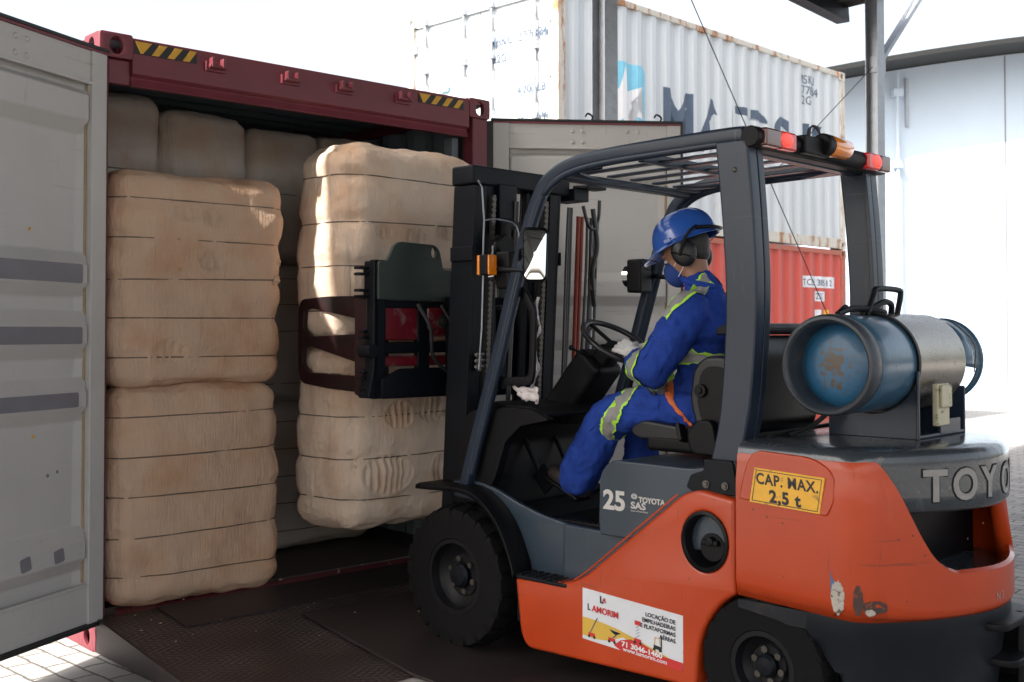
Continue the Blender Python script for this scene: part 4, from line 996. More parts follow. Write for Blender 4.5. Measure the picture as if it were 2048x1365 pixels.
# ---- overhead guard
sec = rnd([(-.030, -.028), (.030, -.028), (.030, .028), (-.030, .028)], .018, 3)
for s in (1, -1):
    y = .47 if s > 0 else -.535
    path = curve([(.0, y, .755), (-.075, y, .98), (-.222, y, 1.402), (-.375, y, 1.87), (-.455, y, 2.06), (-.52, y, 2.145), (-.63, y, 2.198), (-.80, y, 2.222), (-1.07, y, 2.232), (-1.42, y, 2.238), (-1.52, y, 2.236)], 6)
    b = MB(); b.sweep(path, sec, up=(0, 1, 0)); o = b.build('front_pillar', guardp, fk, .003, ang=50)
    # second rounded fold of the pressed pillar
    b = MB(); b.tube([p + Vector((-.030 if p.z < 2.1 else -.012, s * .012, -.0 if p.z < 2.1 else -.030)) for p in path[2:-2]], .016, 10); b.build('pillar_fold', guardp, o, ang=60)
    prof = curve([(-1.472, 2.215), (-1.50, 1.90), (-1.512, 1.60), (-1.49, 1.25), (-1.455, 1.05), (-1.42, .90)], 6)
    b = MB(); wd = [.064] * len(prof)
    for i, p in enumerate(prof): wd[i] = .060 + .012 * (1 - i / len(prof)) if p.y > 1.1 else .062 + (.012 * (1.1 - p.y) / .2)
    L1 = [(p.x + w_, p.y) for p, w_ in zip(prof, wd)]; R1 = [(p.x - w_, p.y) for p, w_ in zip(prof, wd)]
    b.prism(L1 + R1[::-1], 'y', y - s * .035, y + s * .030); o = b.build('rear_pillar', guardp, fk, .010, 3, ang=30)
    b = MB(); b.prism([(q[0] - .001, q[1]) for q in R1] + [(q[0] + .018, q[1]) for q in R1[::-1]], 'y', y - s * .075, y - s * .036); b.build('pillar_flange', guardp, o, .003)
    b = MB(); b.prism(rnd([(-1.30, .935), (-1.36, .955), (-1.36, 1.0), (-1.49, 1.0), (-1.515, .87), (-1.31, .868), (-1.28, .885)], .01), 'y', y - s * .03, y + s * .056); ft = b.build('pillar_foot', blackm, fk, .006)
    for x in (-1.375, -1.46): MB().cyl((x, y + s * .056, .905), (x, y + s * .062, .905), .015, seg=16).cyl((x, y + s * .06, .905), (x, y + s * .068, .905), .009, seg=6).build('bolt', greasy, ft)
    MB().sph((-1.49, y + s * .03, 2.10), .011, (1, .6, 1), 8, 6).build('bolt', greasy, o)
# roof frame
MB().boxx(-.60, -.535, -.51, .44, 2.150, 2.185).build('roof_front_beam', guardp, fk, .01, 3)
b = MB(); b.sweep(curve([(-.62, -.51, 2.175), (-.565, -.25, 2.172), (-.55, 0, 2.172), (-.565, .25, 2.172), (-.62, .44, 2.175)], 6), [(-.045, -.006), (.045, -.006), (.045, .006), (-.045, .006)]); b.build('roof_front_visor', guardp, fk, .003)
MB().boxx(-1.02, -.985, -.51, .44, 2.185, 2.225).build('roof_cross_bar', guardp, fk, .006)
MB().boxx(-1.50, -1.44, -.51, .44, 2.175, 2.235).build('roof_rear_beam', guardp, fk, .01)
for y in (-.37, -.20, -.03, .14, .31):
    b = MB(); b.bar((-1.44, y, 2.205), (-.60, y, 2.190), .010, .046, (0, 1, 0)); b.build('roof_slat', guardp, fk, .003)
for s in (1, -1):
    MB().prism([(-.62, s * .44), (-.80, s * .44), (-.62, s * .36)], 'z', 2.176, 2.186).build('roof_gusset', guardp, fk)
    b = MB(); b.prism([(-1.44, s * .44), (-1.25, s * .44), (-1.44, s * .33)], 'z', 2.176, 2.186)
    b.build('roof_gusset', guardp, fk)
# ---- light bar
lb = MB(); lb.cyl((-1.555, .50, 2.222), (-1.555, -.60, 2.222), .040, seg=24).boxx(-1.56, -1.50, -.59, .49, 2.18, 2.262); lbo = lb.build('light_bar', black, fk, .004)
for s, ya, yb, yc in ((1, .465, .35, .235), (-1, -.585, -.49, -.37)):
    for y0, y1, mm, nm in ((ya, yb, brownlens, 'indicator_lens'), (yb - s * .003, yc, redlens, 'tail_lamp')):
        o = MB().boxx(-1.606, -1.56, min(y0, y1), max(y0, y1), 2.186, 2.256).build(nm, mm, lbo, .010, 3)
        if nm == 'tail_lamp': MB().sph((-1.6055, (y0 + y1) / 2 + s * .02, 2.222), .026, (.10, 1.9, 1.15), 14, 10).build('bulb_glow', redlit, o)
b = MB(); b.boxx(-1.61, -1.54, -.02, .18, 2.19, 2.262); b.cyl((-1.60, .04, 2.24), (-1.60, -.015, 2.24), .045, seg=24); b.build('beacon_base', black, lbo, .008)
b = MB(); b.lathe([(.043, 0), (.0445, .01), (.0445, .03), (.042, .034), (.042, .145), (.036, .16), (.02, .166), (.0001, .167)], (-1.60, -.015, 2.24), (0, -1, 0), 32); b.build('beacon_lens', amber, lbo, ang=30)
b = MB()
for k in range(3): b.tube(curve([(-1.57, .10 - k * .012, 2.26), (-1.57, .08 - k * .01, 2.30 + .006 * k), (-1.58, .05 - k * .012, 2.31), (-1.59, .02, 2.275)], 6), .0035, 6)
b.build('wire', hose, lbo)
# ---- cowl, dash, steering
b = MB(); b.prism(rnd([(.13, .70), (.11, 1.02), (.05, 1.10), (-.05, 1.125), (-.30, 1.125), (-.34, 1.09), (-.12, 1.04), (-.07, .95), (-.07, .644), (.13, .644)], .02), 'y', -.43, .404); b.build('cowl', black, fk, .012)
b = MB(); b.prism(rnd([(.0, .775), (-.10, 1.06), (-.165, 1.124), (-.24, 1.139), (-.40, 1.135), (-.50, 1.095), (-.33, 1.06), (-.235, .98), (-.175, .82), (-.14, .765)], .015), 'y', .405, .450); b.build('cowl_side', black, fk, .01)
b = MB(); b.prism(rnd([(-.04, 1.125), (-.44, 1.10), (-.46, 1.115), (-.36, 1.145), (-.10, 1.155)], .01), 'y', -.40, .41); b.build('dash_top', black, fk, .008)
# steering column
b = MB(); b.bar((-.20, 0, 1.08), (-.44, 0, 1.36), .17, .20, (0, 1, 0)); b.bar((-.42, 0, 1.32), (-.50, 0, 1.405), .10, .11, (0, 1, 0)); b.build('steering_column', black, fk, .03, 3)
SWC = Vector((-.535, 0, 1.43)); T_ = R(33); SN = Vector((-math.sin(T_), 0, math.cos(T_))); SX = Vector((math.cos(T_), 0, math.sin(T_))); SY = Vector((0, 1, 0))
b = MB(); b.tube([SWC + (SX * math.cos(a) + SY * math.sin(a)) * .178 for a in [2 * math.pi * i / 48 for i in range(48)]], .0135, 12, closed=True); sw = b.build('steering_wheel', hose, fk, ang=60)
b = MB(); b.cyl(SWC - SN * .05, SWC - SN * .01, .055, .045, 24)
for a in (0.2, 2.3, 4.3): b.bar(SWC - SN * .02, SWC + (SX * math.cos(a) + SY * math.sin(a)) * .172, .028, .012, SN)
b.build('wheel_spokes', black, sw, .004)
for y0, y1 in ((.09, .19), (-.09, -.17)):
    b = MB(); b.cyl((-.43, y0 * .7, 1.355), (-.41, y1, 1.41), .006, seg=8).sph((-.41, y1, 1.41), .013, u=10, v=8); b.build('column_lever', black, fk)
for i, y in enumerate((-.30, -.36, -.42)):
    b = MB(); b.cyl((-.36, y, 1.13), (-.42, y, 1.34), .006, seg=8).sph((-.42, y, 1.355), .021, u=12, v=8); b.build('control_lever', black, fk)
for y0, y1 in ((-.14, -.02), (.08, .2)):
    b = MB(); b.bar((-.16, (y0 + y1) / 2, .82), (-.24, (y0 + y1) / 2, .74), .10, .016, (0, 1, 0)); b.bar((-.17, (y0 + y1) / 2, .80), (-.06, (y0 + y1) / 2, .98), .02, .02, (0, 1, 0)); b.build('pedal', blackm, fk, .004)
# ---- seat
seat = empty('seat', (-.14, 0, 0), 0, fk)
b = MB(); b.boxx(-1.26, -.74, -.25, .25, .975, 1.045); b.build('seat_base', black, seat, .02, 3)
b = MB(); b.prism(rnd([(-.66, 1.045), (-.665, 1.075), (-.72, 1.105), (-.95, 1.085), (-1.20, 1.10), (-1.22, 1.03), (-.70, 1.02)], .03), 'y', -.25, .25); b.build('seat_cushion', seatm, seat, .03, 4)
bk = rnd([(-1.12, 1.07), (-1.13, 1.14), (-1.20, 1.38), (-1.215, 1.46), (-1.27, 1.475), (-1.30, 1.40), (-1.29, 1.10), (-1.22, 1.05)], .04)
b = MB(); b.prism(bk, 'y', -.24, .24); b.build('backrest', seatm, seat, .035, 4)
b = MB(); b.prism(rnd([(-1.03, 1.06), (-.985, 1.20), (-1.005, 1.335), (-1.06, 1.385), (-1.18, 1.39), (-1.25, 1.30), (-1.25, 1.10), (-1.16, 1.02)], .05), 'y', .235, .285); w1 = b.build('seat_wing', seatm, seat, .02, 4)
b = MB(); b.prism(rnd([(-1.06, 1.10), (-1.03, 1.20), (-1.045, 1.31), (-1.08, 1.345), (-1.16, 1.345), (-1.20, 1.28), (-1.20, 1.13)], .04), 'y', .283, .290); b.build('wing_pad', black, w1, .003)
b = MB(); b.cyl((-1.055, .285, 1.245), (-1.055, .305, 1.245), .028, seg=20).cyl((-1.055, .305, 1.245), (-1.055, .312, 1.245), .014, seg=6); b.build('recline_knob', black, w1, .003)
b = MB(); b.prism(rnd([(-1.03, 1.06), (-.985, 1.20), (-1.005, 1.335), (-1.06, 1.385), (-1.18, 1.39), (-1.25, 1.30), (-1.25, 1.10), (-1.16, 1.02)], .05), 'y', -.285, -.235); b.build('seat_wing', seatm, seat, .02, 4)
b = MB(); b.prism(rnd([(-1.03, .985), (-1.00, 1.07), (-1.06, 1.13), (-1.13, 1.13), (-1.16, .985)], .03), 'y', .28, .33); b.build('belt_reel', black, seat, .012, 3)
b = MB(); b.prism(rnd([(-1.25, 1.06), (-1.25, 1.215), (-1.40, 1.215), (-1.40, 1.06)], .01), 'y', -.27, .25); b.build('seat_rear_box', mat('dull_grey_box', (.10, .10, .10), .45, metal=.3, var=.3, bump=.1, dirt=(.03, .03, .03), dscale=9, dth=.55), fk, .01)
b = MB(); b.prism(rnd([(-1.27, 1.235), (-1.28, 1.47), (-1.40, 1.47), (-1.405, 1.235)], .01), 'y', -.27, .25); b.build('seat_rear_shell', mat('dark_grey_shield', (.035, .034, .036), .4, var=.3), fk, .012, 3)
b = MB(); b.prism(rnd([(-1.25, 1.472), (-1.25, 1.50), (-1.30, 1.522), (-1.38, 1.518), (-1.425, 1.50), (-1.42, 1.475)], .01), 'y', -.29, .27); b.build('seat_rear_cap', black, fk, .015, 3)
# ---- mast
def mz(z): return lerp(.285, .165, (z - .1) / 2.15)
def chan(y0, y1, t0, t1, z0, z1, nm, m=blackm, dx=0):
    b = MB(); b.bar((mz(z0) + dx, (y0 + y1) / 2, z0), (mz(z1) + dx, (y0 + y1) / 2, z1), abs(y1 - y0), t1 - t0, (0, 1, 0)); return b
def cchan(s, yo, yi, z0, z1, dep, nm, dx=0):
    b = MB()
    def bar(ya, yb, xa, xb):
        A = [(mz(z0) + dx + xa, ya), (mz(z0) + dx + xb, ya), (mz(z0) + dx + xb, yb), (mz(z0) + dx + xa, yb)]
        sh_ = mz(z1) - mz(z0); vs1 = [b.b.verts.new((x, s * y, z0)) for x, y in A]; vs2 = [b.b.verts.new((x + sh_, s * y, z1)) for x, y in A]
        b.b.faces.new(vs1); b.b.faces.new(vs2[::-1])
        for i in range(4): b.b.faces.new((vs1[i], vs1[(i + 1) % 4], vs2[(i + 1) % 4], vs2[i]))
    bar(yo, yo - .018, -dep / 2, dep / 2); bar(yo - .0185, yi, -dep / 2, -dep / 2 + .02); bar(yo - .0185, yi, dep / 2 - .02, dep / 2)
    return b.build(nm, blackm, fk, .003)
for s in (1, -1):
    cchan(s, .318, .235, .10, 2.20, .15, 'outer_mast_channel'); cchan(s, .233, .160, .14, 2.24, .13, 'inner_mast_channel', .01)
    b = MB(); b.cyl((mz(.3) - .01, s * .125, .3), (mz(1.95) - .01, s * .125, 1.95), .030, seg=16).cyl((mz(1.95) - .01, s * .125, 1.95), (mz(2.2) - .01, s * .125, 2.2), .018, seg=12); b.build('lift_cylinder', blackm, fk)
    b = MB(); z = .62
    ch = MB()
    while z < 2.16:
        x = mz(z) - .082; ch.boxx(x - .007, x + .007, s * .195 - .014, s * .195 + .014, z, z + .014); ch.boxx(x - .010, x + .010, s * .195 - .009, s * .195 + .009, z + .015, z + .026); z += .0275
    ch.build('lift_chain', greasy, fk)
for z0, z1, x0, x1 in ((2.205, 2.30, -.07, .085), (1.95, 2.02, .02, .07), (1.05, 1.12, .04, .08), (.40, .50, .03, .08)):
    x = mz(z0); MB().boxx(x + x0, x + x1, -.40 if z0 > 2.1 else -.234, .328 if z0 > 2.1 else .234, z0, z1).build('mast_cross_member', blackm, fk, .012)
b = MB(); x = mz(2.18); b.prism(rnd([(x - .16, -.60), (x - .16, -.44), (x - .065, -.42), (x - .065, -.60)], .01), 'z', 2.245, 2.262); b.boxx(x - .10, x + .06, -.52, -.40, 2.18, 2.245); b.build('mast_bracket', blackm, fk, .004)
for s in (1, -1):
    x = mz(1.85); MB().boxx(x - .085, x + .07, min(s * .320, s * .332), max(s * .320, s * .332), 1.83, 1.90).build('mast_band', blackm, fk, .004)
# centre pulley group and hoses
b = MB(); b.boxx(mz(2.1) - .09, mz(2.1) + .03, .03, .155, 2.02, 2.22).cyl((mz(2.0) - .05, .02, 2.02), (mz(2.0) - .05, .15, 2.02), .055, seg=20); b.build('hose_pulley', blackm, fk, .006)
b = MB()
for y in (.05, .035, -.36, -.375, -.39):
    x = mz(1.2) - .10; b.tube([(mz(z) - .095, y + .004 * math.sin(z * 5 + y * 40), z) for z in [.62 + k * .08 for k in range(20)]], .007, 7)
b.build('mast_hose', hose, fk)
for k, y in enumerate((-.470, -.500)):
    b = MB(); b.tube([(mz(z) - .085, y + .010 * (z - .6), z) for z in [.6 + q * .1 for q in range(16)]], .011, 8); b.build('return_hose', hosered, fk)
for k, y in enumerate((-.535, -.575, -.60, -.625)):
    b = MB(); b.tube([(mz(z) - .08 + .004 * math.sin(6 * z + k), y + .004 * math.sin(3 * z + k * 2), z) for z in [.9 + q * .08 for q in range(16)]], .0085, 8); b.build('tilt_hose', hose if k != 2 else galv, fk)
b = MB(); b.tube(curve([(mz(2.1) - .08, -.50, 2.16), (mz(2.1) - .09, -.53, 2.06), (mz(2.1) - .09, -.58, 2.04), (mz(2.1) - .08, -.63, 2.10), (mz(2.1) - .08, -.64, 2.2)], 6), .010, 8)
b.tube(curve([(mz(2) - .08, -.59, 2.15), (mz(2) - .1, -.60, 1.95), (mz(2) - .09, -.57, 1.8), (mz(2) - .08, -.60, 1.62)], 6), .014, 8); b.build('hose_loop', hose, fk)
for z, s in ((1.86, .020), (1.74, .024), (1.52, .02)): MB().cyl((mz(z) - .09, -.585, z - .03), (mz(z) - .09, -.585, z + .03), s, seg=10).build('hose_fitting', greasy, fk)
b = MB()
for z in (1.36, 1.33, 1.30, .98, .95): b.cyl((mz(z) - .08, .26, z), (mz(z) - .10, .26, z), .012, seg=8).cyl((mz(z) - .09, .23, z + .012), (mz(z) - .11, .30, z + .012), .008, seg=8)
b.build('mast_fittings', greasy, fk)
# tilt cylinders
for s in (1, -1): MB().cyl((-.10, s * .33, .72), (mz(.75) - .04, s * .33, .66), .035, seg=14).build('tilt_cylinder', blackm, fk)
# ---- bale clamp
ca = .50
b = MB(); b.boxx(ca - .04, ca, -.62, .62, 1.165, 1.235).boxx(ca - .04, ca, -.62, .62, 1.375, 1.43).boxx(ca - .04, ca, -.62, .62, 1.60, 1.64).boxx(ca - .05, ca - .01, .58, .655, 1.155, 1.835).boxx(ca - .05, ca - .01, -.655, -.58, 1.155, 1.835)
b.prism(rnd([(.63, 1.155), (.69, 1.16), (.66, 1.30), (.655, 1.83), (.62, 1.83)], .01), 'x', ca - .05, ca + .03); b.boxx(ca - .038, ca - .006, .28, .36, 1.23, 1.64).boxx(ca - .038, ca - .006, -.12, -.04, 1.23, 1.64)
cf = b.build('clamp_frame', blackm, fk, .006)
plate('clamp_lower_plate', rnd([(.0, 1.15), (.62, 1.155), (.62, 1.255), (.50, 1.30), (.02, 1.30)], .012), [], 'x', ca - .07, ca - .052, blackm, fk, .003)
plate('clamp_back_plate', rnd([(.64, 1.64), (.64, 1.828), (.585, 1.832), (.535, 1.915), (.50, 1.93), (.27, 1.925), (.235, 1.90), (.21, 1.80), (.0, 1.80), (.0, 1.64)], [.01, .02, .01, .02, .02, .02, .02, .01, .01, .01]), [circ(.275, 1.885, .018, 16, .028), circ(.13, 1.715, .009, 12, .012)], 'x', ca - .065, ca - .045, olive, fk, .003)
plate('clamp_back_plate', rnd([(-.64, 1.64), (-.64, 1.828), (-.2, 1.828), (-.2, 1.64)], .01), [], 'x', ca - .065, ca - .045, olive, fk, .003)
for z in (1.78, 1.67, 1.47, 1.27, 1.19):
    b = MB(); b.boxx(ca - .01, ca + .035, .645, .715 if z > 1.6 else .69, z - .022, z - .008).boxx(ca - .01, ca + .035, .645, .715 if z > 1.6 else .69, z + .008, z + .022).boxx(ca - .005, ca + .03, .640, .66, z - .022, z + .022); b.build('clamp_hinge_lug', blackm, fk, .004)
MB().cyl((ca - .06, .665, 1.39), (ca + .03, .665, 1.39), .035, seg=16).build('clamp_pivot', blackm, fk, .004)
b = MB(); b.cyl((ca + .01, -.35, 1.50), (ca + .01, .22, 1.50), .045, seg=20); b.boxx(ca - .03, ca + .05, .30, .60, 1.44, 1.625); ra = b.build('clamp_cylinder', redp, fk, .01)
b = MB(); b.boxx(ca - .045, ca + .06, .17, .30, 1.49, 1.61); b.build('red_block', redp, ra, .015, 3)
b = MB(); b.cyl((ca - .05, .205, 1.535), (ca - .058, .205, 1.535), .034, seg=20).cyl((ca - .058, .205, 1.535), (ca - .07, .205, 1.535), .018, seg=6); b.build('pin', greasy, ra)
MB().boxx(ca - .03, ca + .03, -.55, .58, 1.31, 1.36).build('clamp_slide', redp, fk, .01)
def arm(s):
    yy0, yy1 = s * .515, s * .545
    outer = [(.52, 1.662), (.98, 1.668), (1.20, 1.655), (1.225, 1.60), (1.225, 1.26), (1.19, 1.205), (.98, 1.185), (.50, 1.165)]
    h1 = [(.62, 1.555), (1.10, 1.595), (1.175, 1.59), (1.185, 1.50), (1.14, 1.478), (.62, 1.50)]
    h2 = [(.62, 1.345), (1.13, 1.385), (1.185, 1.37), (1.195, 1.30), (1.13, 1.272), (.62, 1.275)]
    h1 = [(.60, 1.530), (1.10, 1.605), (1.170, 1.60), (1.180, 1.50), (1.13, 1.455), (.60, 1.475)]
    h2 = [(.60, 1.300), (1.12, 1.405), (1.180, 1.395), (1.190, 1.31), (1.13, 1.262), (.60, 1.255)]
    q = plate('clamp_arm', rnd(outer, [.01, .05, .03, .05, .05, .03, .05, .01]), [rnd(h1, .018), rnd(h2, .018)], 'y', min(yy0, yy1), max(yy0, yy1), redp_dark, fk, .004)
    MB().boxx(ca + .0, ca + .10, min(s * .515, s * .66), max(s * .515, s * .66), 1.17, 1.66).build('arm_root', redp_dark, q, .01)
redp_dark = mat('worn_dark_red_steel', (.032, .011, .014), .5, var=.35, spec=.3, dirt=(.02, .014, .013), dscale=5, dth=.5)
arm(1); arm(-1)
b = MB(); b.boxx(.24, ca - .055, .02, .06, 1.18, 1.62).boxx(.24, ca - .055, -.06, -.02, 1.18, 1.62).boxx(.30, ca - .055, -.20, .20, 1.60, 1.66).boxx(.30, ca - .055, -.20, .20, 1.15, 1.22).boxx(.30, ca - .055, .14, .19, 1.15, 1.66).boxx(.30, ca - .055, -.19, -.14, 1.15, 1.66); b.build('carriage', blackm, fk, .005)
b = MB()
for y in (.40, .24): b.tube(curve([(ca - .08, y, 1.62), (ca - .12, y - .05, 1.5), (ca - .10, y - .1, 1.34), (ca - .14, .12, 1.22)], 6), .010, 8)
b.build('clamp_hose', hose, fk)
# ---- mirror, lamps on the left pillar
b = MB(); b.tube(curve([(-.36, .49, 1.80), (-.42, .54, 1.85), (-.50, .58, 1.83)], 5), .007, 6); b.tube([(-.50, .58, 1.83), (-.535, .585, 1.82)], .007, 6); b.build('mirror_arm', blackm, fk)
MC = Vector((-.55, .59, 1.815))
Mn = Vector((-.62, .78, .10)).normalized(); Mu = Vector((0, 0, 1)); Mx = Mu.cross(Mn).normalized(); Mu = Mn.cross(Mx)
def mface(pts, off, m, nm, par, th=.0):
    b = MB(); b.b.faces.new([b.b.verts.new(MC + Mx * u + Mu * v + Mn * off) for u, v in pts]); o = b.build(nm, m, par)
    if th: q = o.modifiers.new('s', 'SOLIDIFY'); q.thickness = th; q.offset = 0
    return o
mo = rnd([(-.05, -.115), (.05, -.115), (.055, .115), (-.055, .12)], .025, 5)
mm_ = mface(mo, 0, black, 'mirror', fk, .03)
mi = rnd([(-.044, -.108), (.044, -.108), (.049, .102), (-.049, .106)], .022, 5)
b = MB(); ctr = b.b.verts.new(MC + Mn * .028); rr_ = [[b.b.verts.new(MC + Mx * u * k + Mu * v * k + Mn * (.028 - .010 * k * k)) for u, v in mi] for k in (.25, .5, .75, 1)]
n_ = len(mi)
for i in range(n_):
    b.b.faces.new((ctr, rr_[0][i], rr_[0][(i + 1) % n_]))
    for A, Bq in zip(rr_, rr_[1:]): b.b.faces.new((A[i], Bq[i], Bq[(i + 1) % n_], A[(i + 1) % n_]))
b.build('mirror_glass', mirrorm, mm_, ang=180)
def pillar_lamp(s):
    n0 = len(bpy.data.objects); y = s * .50; pre = set(bpy.data.objects)
    b = MB(); b.boxx(-.13, -.04, min(y - s * .12, y - s * .02), max(y - s * .12, y - s * .02), 1.63, 1.80); hl_ = b.build('front_lamp', black, fk, .012, 3)
    b = MB(); b.cyl((-.04, y - s * .06, 1.715), (-.01, y - s * .06, 1.715), .055, .06, 24); b.build('lamp_glass', chrome, hl_)
    b = MB(); b.boxx(-.065, -.015, min(y + s * .005, y + s * .058), max(y + s * .005, y + s * .058), 1.69, 1.785); hb = b.build('turn_signal', black, fk, .008)
    MB().boxx(-.078, -.066, min(y + s * .005, y + s * .058), max(y + s * .005, y + s * .058), 1.692, 1.783).build('signal_lens', amber, hb, .005)
    MB().boxx(-.014, .002, min(y + s * .005, y + s * .058), max(y + s * .005, y + s * .058), 1.692, 1.783).build('signal_lens', amber, hb, .005)
    b = MB(); b.cyl((-.06, y + s * .0, 1.72), (-.30, y - s * .02, 1.70), .012, seg=8); b.build('lamp_bracket', blackm, fk)
    for o in set(bpy.data.objects) - pre:
        if o.parent == fk: o.location = (-.16 if s > 0 else -.25, 0, .05)
for s in (1, -1): pillar_lamp(s)
yb_ = -.055
# wire basket and work lamp inside the left pillar
b = MB(); x = .02
P4 = [(x, .385 + yb_, 2.02), (x - .01, .30 + yb_, 2.03), (x - .04, .20 + yb_, 2.00), (x - .04, .19 + yb_, 1.86), (x, .26 + yb_, 1.80), (x, .38 + yb_, 1.81), (x, .39 + yb_, 1.9)]
b.tube(curve(P4 + [P4[0]], 4), .0042, 6); b.tube([(x, .33, 2.02), (x + .01, .335, 2.18), (x + .06, .31, 2.22)], .0042, 6); b.tube([(x, .275, 1.80), (x, .27, 1.90)], .0042, 6)
b.tube([(x, .335, 1.82), (x + .01, .337, 1.50), (x + .03, .337, 1.30)], .0042, 6); b.build('wire_basket', galv, fk)
b = MB(); b.cyl((.03, .19, 1.90), (.0, .19, 1.90), .05, .055, 20); b.sph((.05, .19, 1.90), .05, (.8, 1, 1)); b.boxx(.03, .07, .13, .17, 1.78, 2.02); b.build('work_lamp', black, fk, .004)
# instrument frame with plastic wrap hanging left of the mast
fy = .36
pf = rnd([(-.255, 1.30), (-.37, 1.31), (-.375, 1.40), (-.36, 1.62), (-.285, 1.72), (-.22, 1.70), (-.20, 1.40)], .03)
pi_ = rnd([(-.268, 1.335), (-.345, 1.345), (-.350, 1.42), (-.335, 1.60), (-.275, 1.68), (-.245, 1.66), (-.235, 1.42)], .02)
pf = rnd([(-.17, 1.235), (-.40, 1.245), (-.415, 1.30), (-.425, 1.58), (-.375, 1.66), (-.33, 1.70), (-.27, 1.70)], [.02, .03, .02, .03, .03, .03, .02])
pi_ = rnd([(-.21, 1.275), (-.375, 1.283), (-.385, 1.32), (-.392, 1.565), (-.355, 1.62), (-.315, 1.655), (-.285, 1.65)], .02)
plate('side_frame', pf, [pi_], 'y', .435, .455, black, fk, .004)
b = MB()
def wrapf(u, v):
    z = lerp(1.64, 1.16, v); x = -.42 + .03 * v + .015 * math.sin(v * 17) ; n = noise.noise(Vector((u * 3, v * 9, 2)))
    return Vector((x + .045 * u * (1 - .3 * v) + .012 * n - .0, .428 - .045 * u + .02 * noise.noise(Vector((u * 4, v * 11, 7))), z))
b.grid(wrapf, 8, 40); b.grid(lambda u, v: Vector((-.33 + .16 * u * (1 - v * .4) - .10, .44 + .02 * noise.noise(Vector((u * 5, v * 6, 1))), 1.235 - .06 * v + .015 * noise.noise(Vector((u * 6, 0, 3))))), 10, 6)
o = b.build('plastic_wrap', plasticw, fk, ang=60); o.modifiers.new('s', 'SOLIDIFY').thickness = .003
# tank cradle on the cover
TZ, TX = 1.367, -1.835
b = MB(); b.prism([(-2.02, 1.085), (-1.66, 1.085), (-1.66, 1.27)] + [(TX + .19 * math.cos(R(a)), TZ + .19 * math.sin(R(a))) for a in (-30, -50, -70, -90, -110, -130, -150)] + [(-2.02, 1.27)], 'y', .090, .102)
b.prism([(-2.02, 1.085), (-1.66, 1.085), (-1.66, 1.27)] + [(TX + .19 * math.cos(R(a)), TZ + .19 * math.sin(R(a))) for a in (-30, -50, -70, -90, -110, -130, -150)] + [(-2.02, 1.27)], 'y', -.345, -.333)
b.boxx(-2.02, -1.66, -.333, .09, 1.087, 1.100).boxx(-1.672, -1.66, -.333, .09, 1.10, 1.22).boxx(-2.022, -2.005, -.29, -.10, 1.09, 1.15); b.boxx(-2.03, -2.018, .102, .115, 1.085, 1.34); b.build('tank_cradle', guardp, fk, .004)
b = MB(); b.boxx(-2.045, -2.022, -.13, -.02, 1.13, 1.29).boxx(-2.06, -2.045, -.12, -.03, 1.20, 1.285); b.build('strap_latch', mat('old_cream_plastic', (.50, .46, .32), .5, var=.2, dirt=(.1, .08, .05), dscale=20, dth=.55), fk, .005)
b = MB()
def band(y0, y1, r): b.lathe([(r, 0), (r + .004, 0), (r + .004, y1 - y0), (r, y1 - y0)], (TX, y0, TZ), (0, 1, 0), 48, True)
band(-.34, .090, .186); b.build('tank_band', stain, fk, ang=30)
b = MB(); b.lathe([(.187, 0), (.194, 0), (.194, .018), (.187, .018)], (TX, .085, TZ), (0, 1, 0), 48, True); b.build('band_edge', black, fk, ang=30)
b = MB(); b.tube(curve([(TX, .13, TZ + .18), (TX + .0, .07, TZ + .262), (TX, .04, TZ + .285), (TX, -.14, TZ + .285), (TX, -.165, TZ + .265), (TX, -.13, TZ + .18)], 5), .0115, 10); b.build('tank_handle', black, fk, ang=60)
b = MB(); b.tube(curve([(TX + .02, .32, TZ + .185), (TX + .02, .22, TZ + .205), (TX, .10, TZ + .21), (TX - .01, .0, TZ + .235), (TX - .01, -.06, TZ + .225), (TX, -.08, TZ + .19)], 6), .012, 8).tube(curve([(TX + .03, .10, TZ + .20), (TX + .01, .03, TZ + .20), (TX, -.02, TZ + .19)], 5), .016, 8); b.tube(curve([(TX + .03, .30, TZ + .19), (TX + .03, .24, TZ + .215), (TX + .05, .20, TZ + .20), (TX + .08, .24, TZ + .17)], 5), .008, 8); b.build('band_clasp', black, fk)
b = MB(); b.tube(curve([(-1.60, .30, 1.09), (-1.66, .22, 1.13), (-1.72, .16, 1.20), (-1.74, .1, 1.22)], 6), .010, 8); b.tube(curve([(-1.56, .38, 1.09), (-1.60, .0, 1.11), (-1.66, -.3, 1.10)], 5), .009, 8); b.build('gas_hose', hose, fk)
# ---- gas cylinder (rests in the cradle)
tk = empty('gas_cylinder', fpos(TX, 0, TZ), FA); tag(tk, 'blue gas tank lying sideways on the back of the forklift, rust spot on its end', 'gas tank')
b = MB(); r_ = .183
b.lathe([(.0001, .355), (.04, .354), (.09, .348), (.125, .340), (.150, .335), (.170, .372), (.180, .355), (r_, .33), (r_, -.32), (.165, -.36), (.13, -.395), (.08, -.415), (.0001, -.42)], (0, 0, 0), (0, 1, 0), 64); b.build('tank_body', tankb, tk, ang=60)
b = MB(); b.lathe([(.0001, .3765), (.04, .3755), (.08, .3725), (.115, .3650), (.140, .3540), (.1535, .340)], (0, 0, 0), (0, 1, 0), 64); b.build('tank_end', tankend, tk, ang=60)
b = MB(); b.lathe([(.152, .350), (.155, .430), (.158, .444), (.166, .451), (.176, .449), (.184, .438), (.185, .405), (.180, .385), (.176, .360), (.160, .345)], (0, 0, 0), (0, 1, 0), 64, True); b.build('foot_ring', tankring, tk, ang=40)
b = MB(); V = []
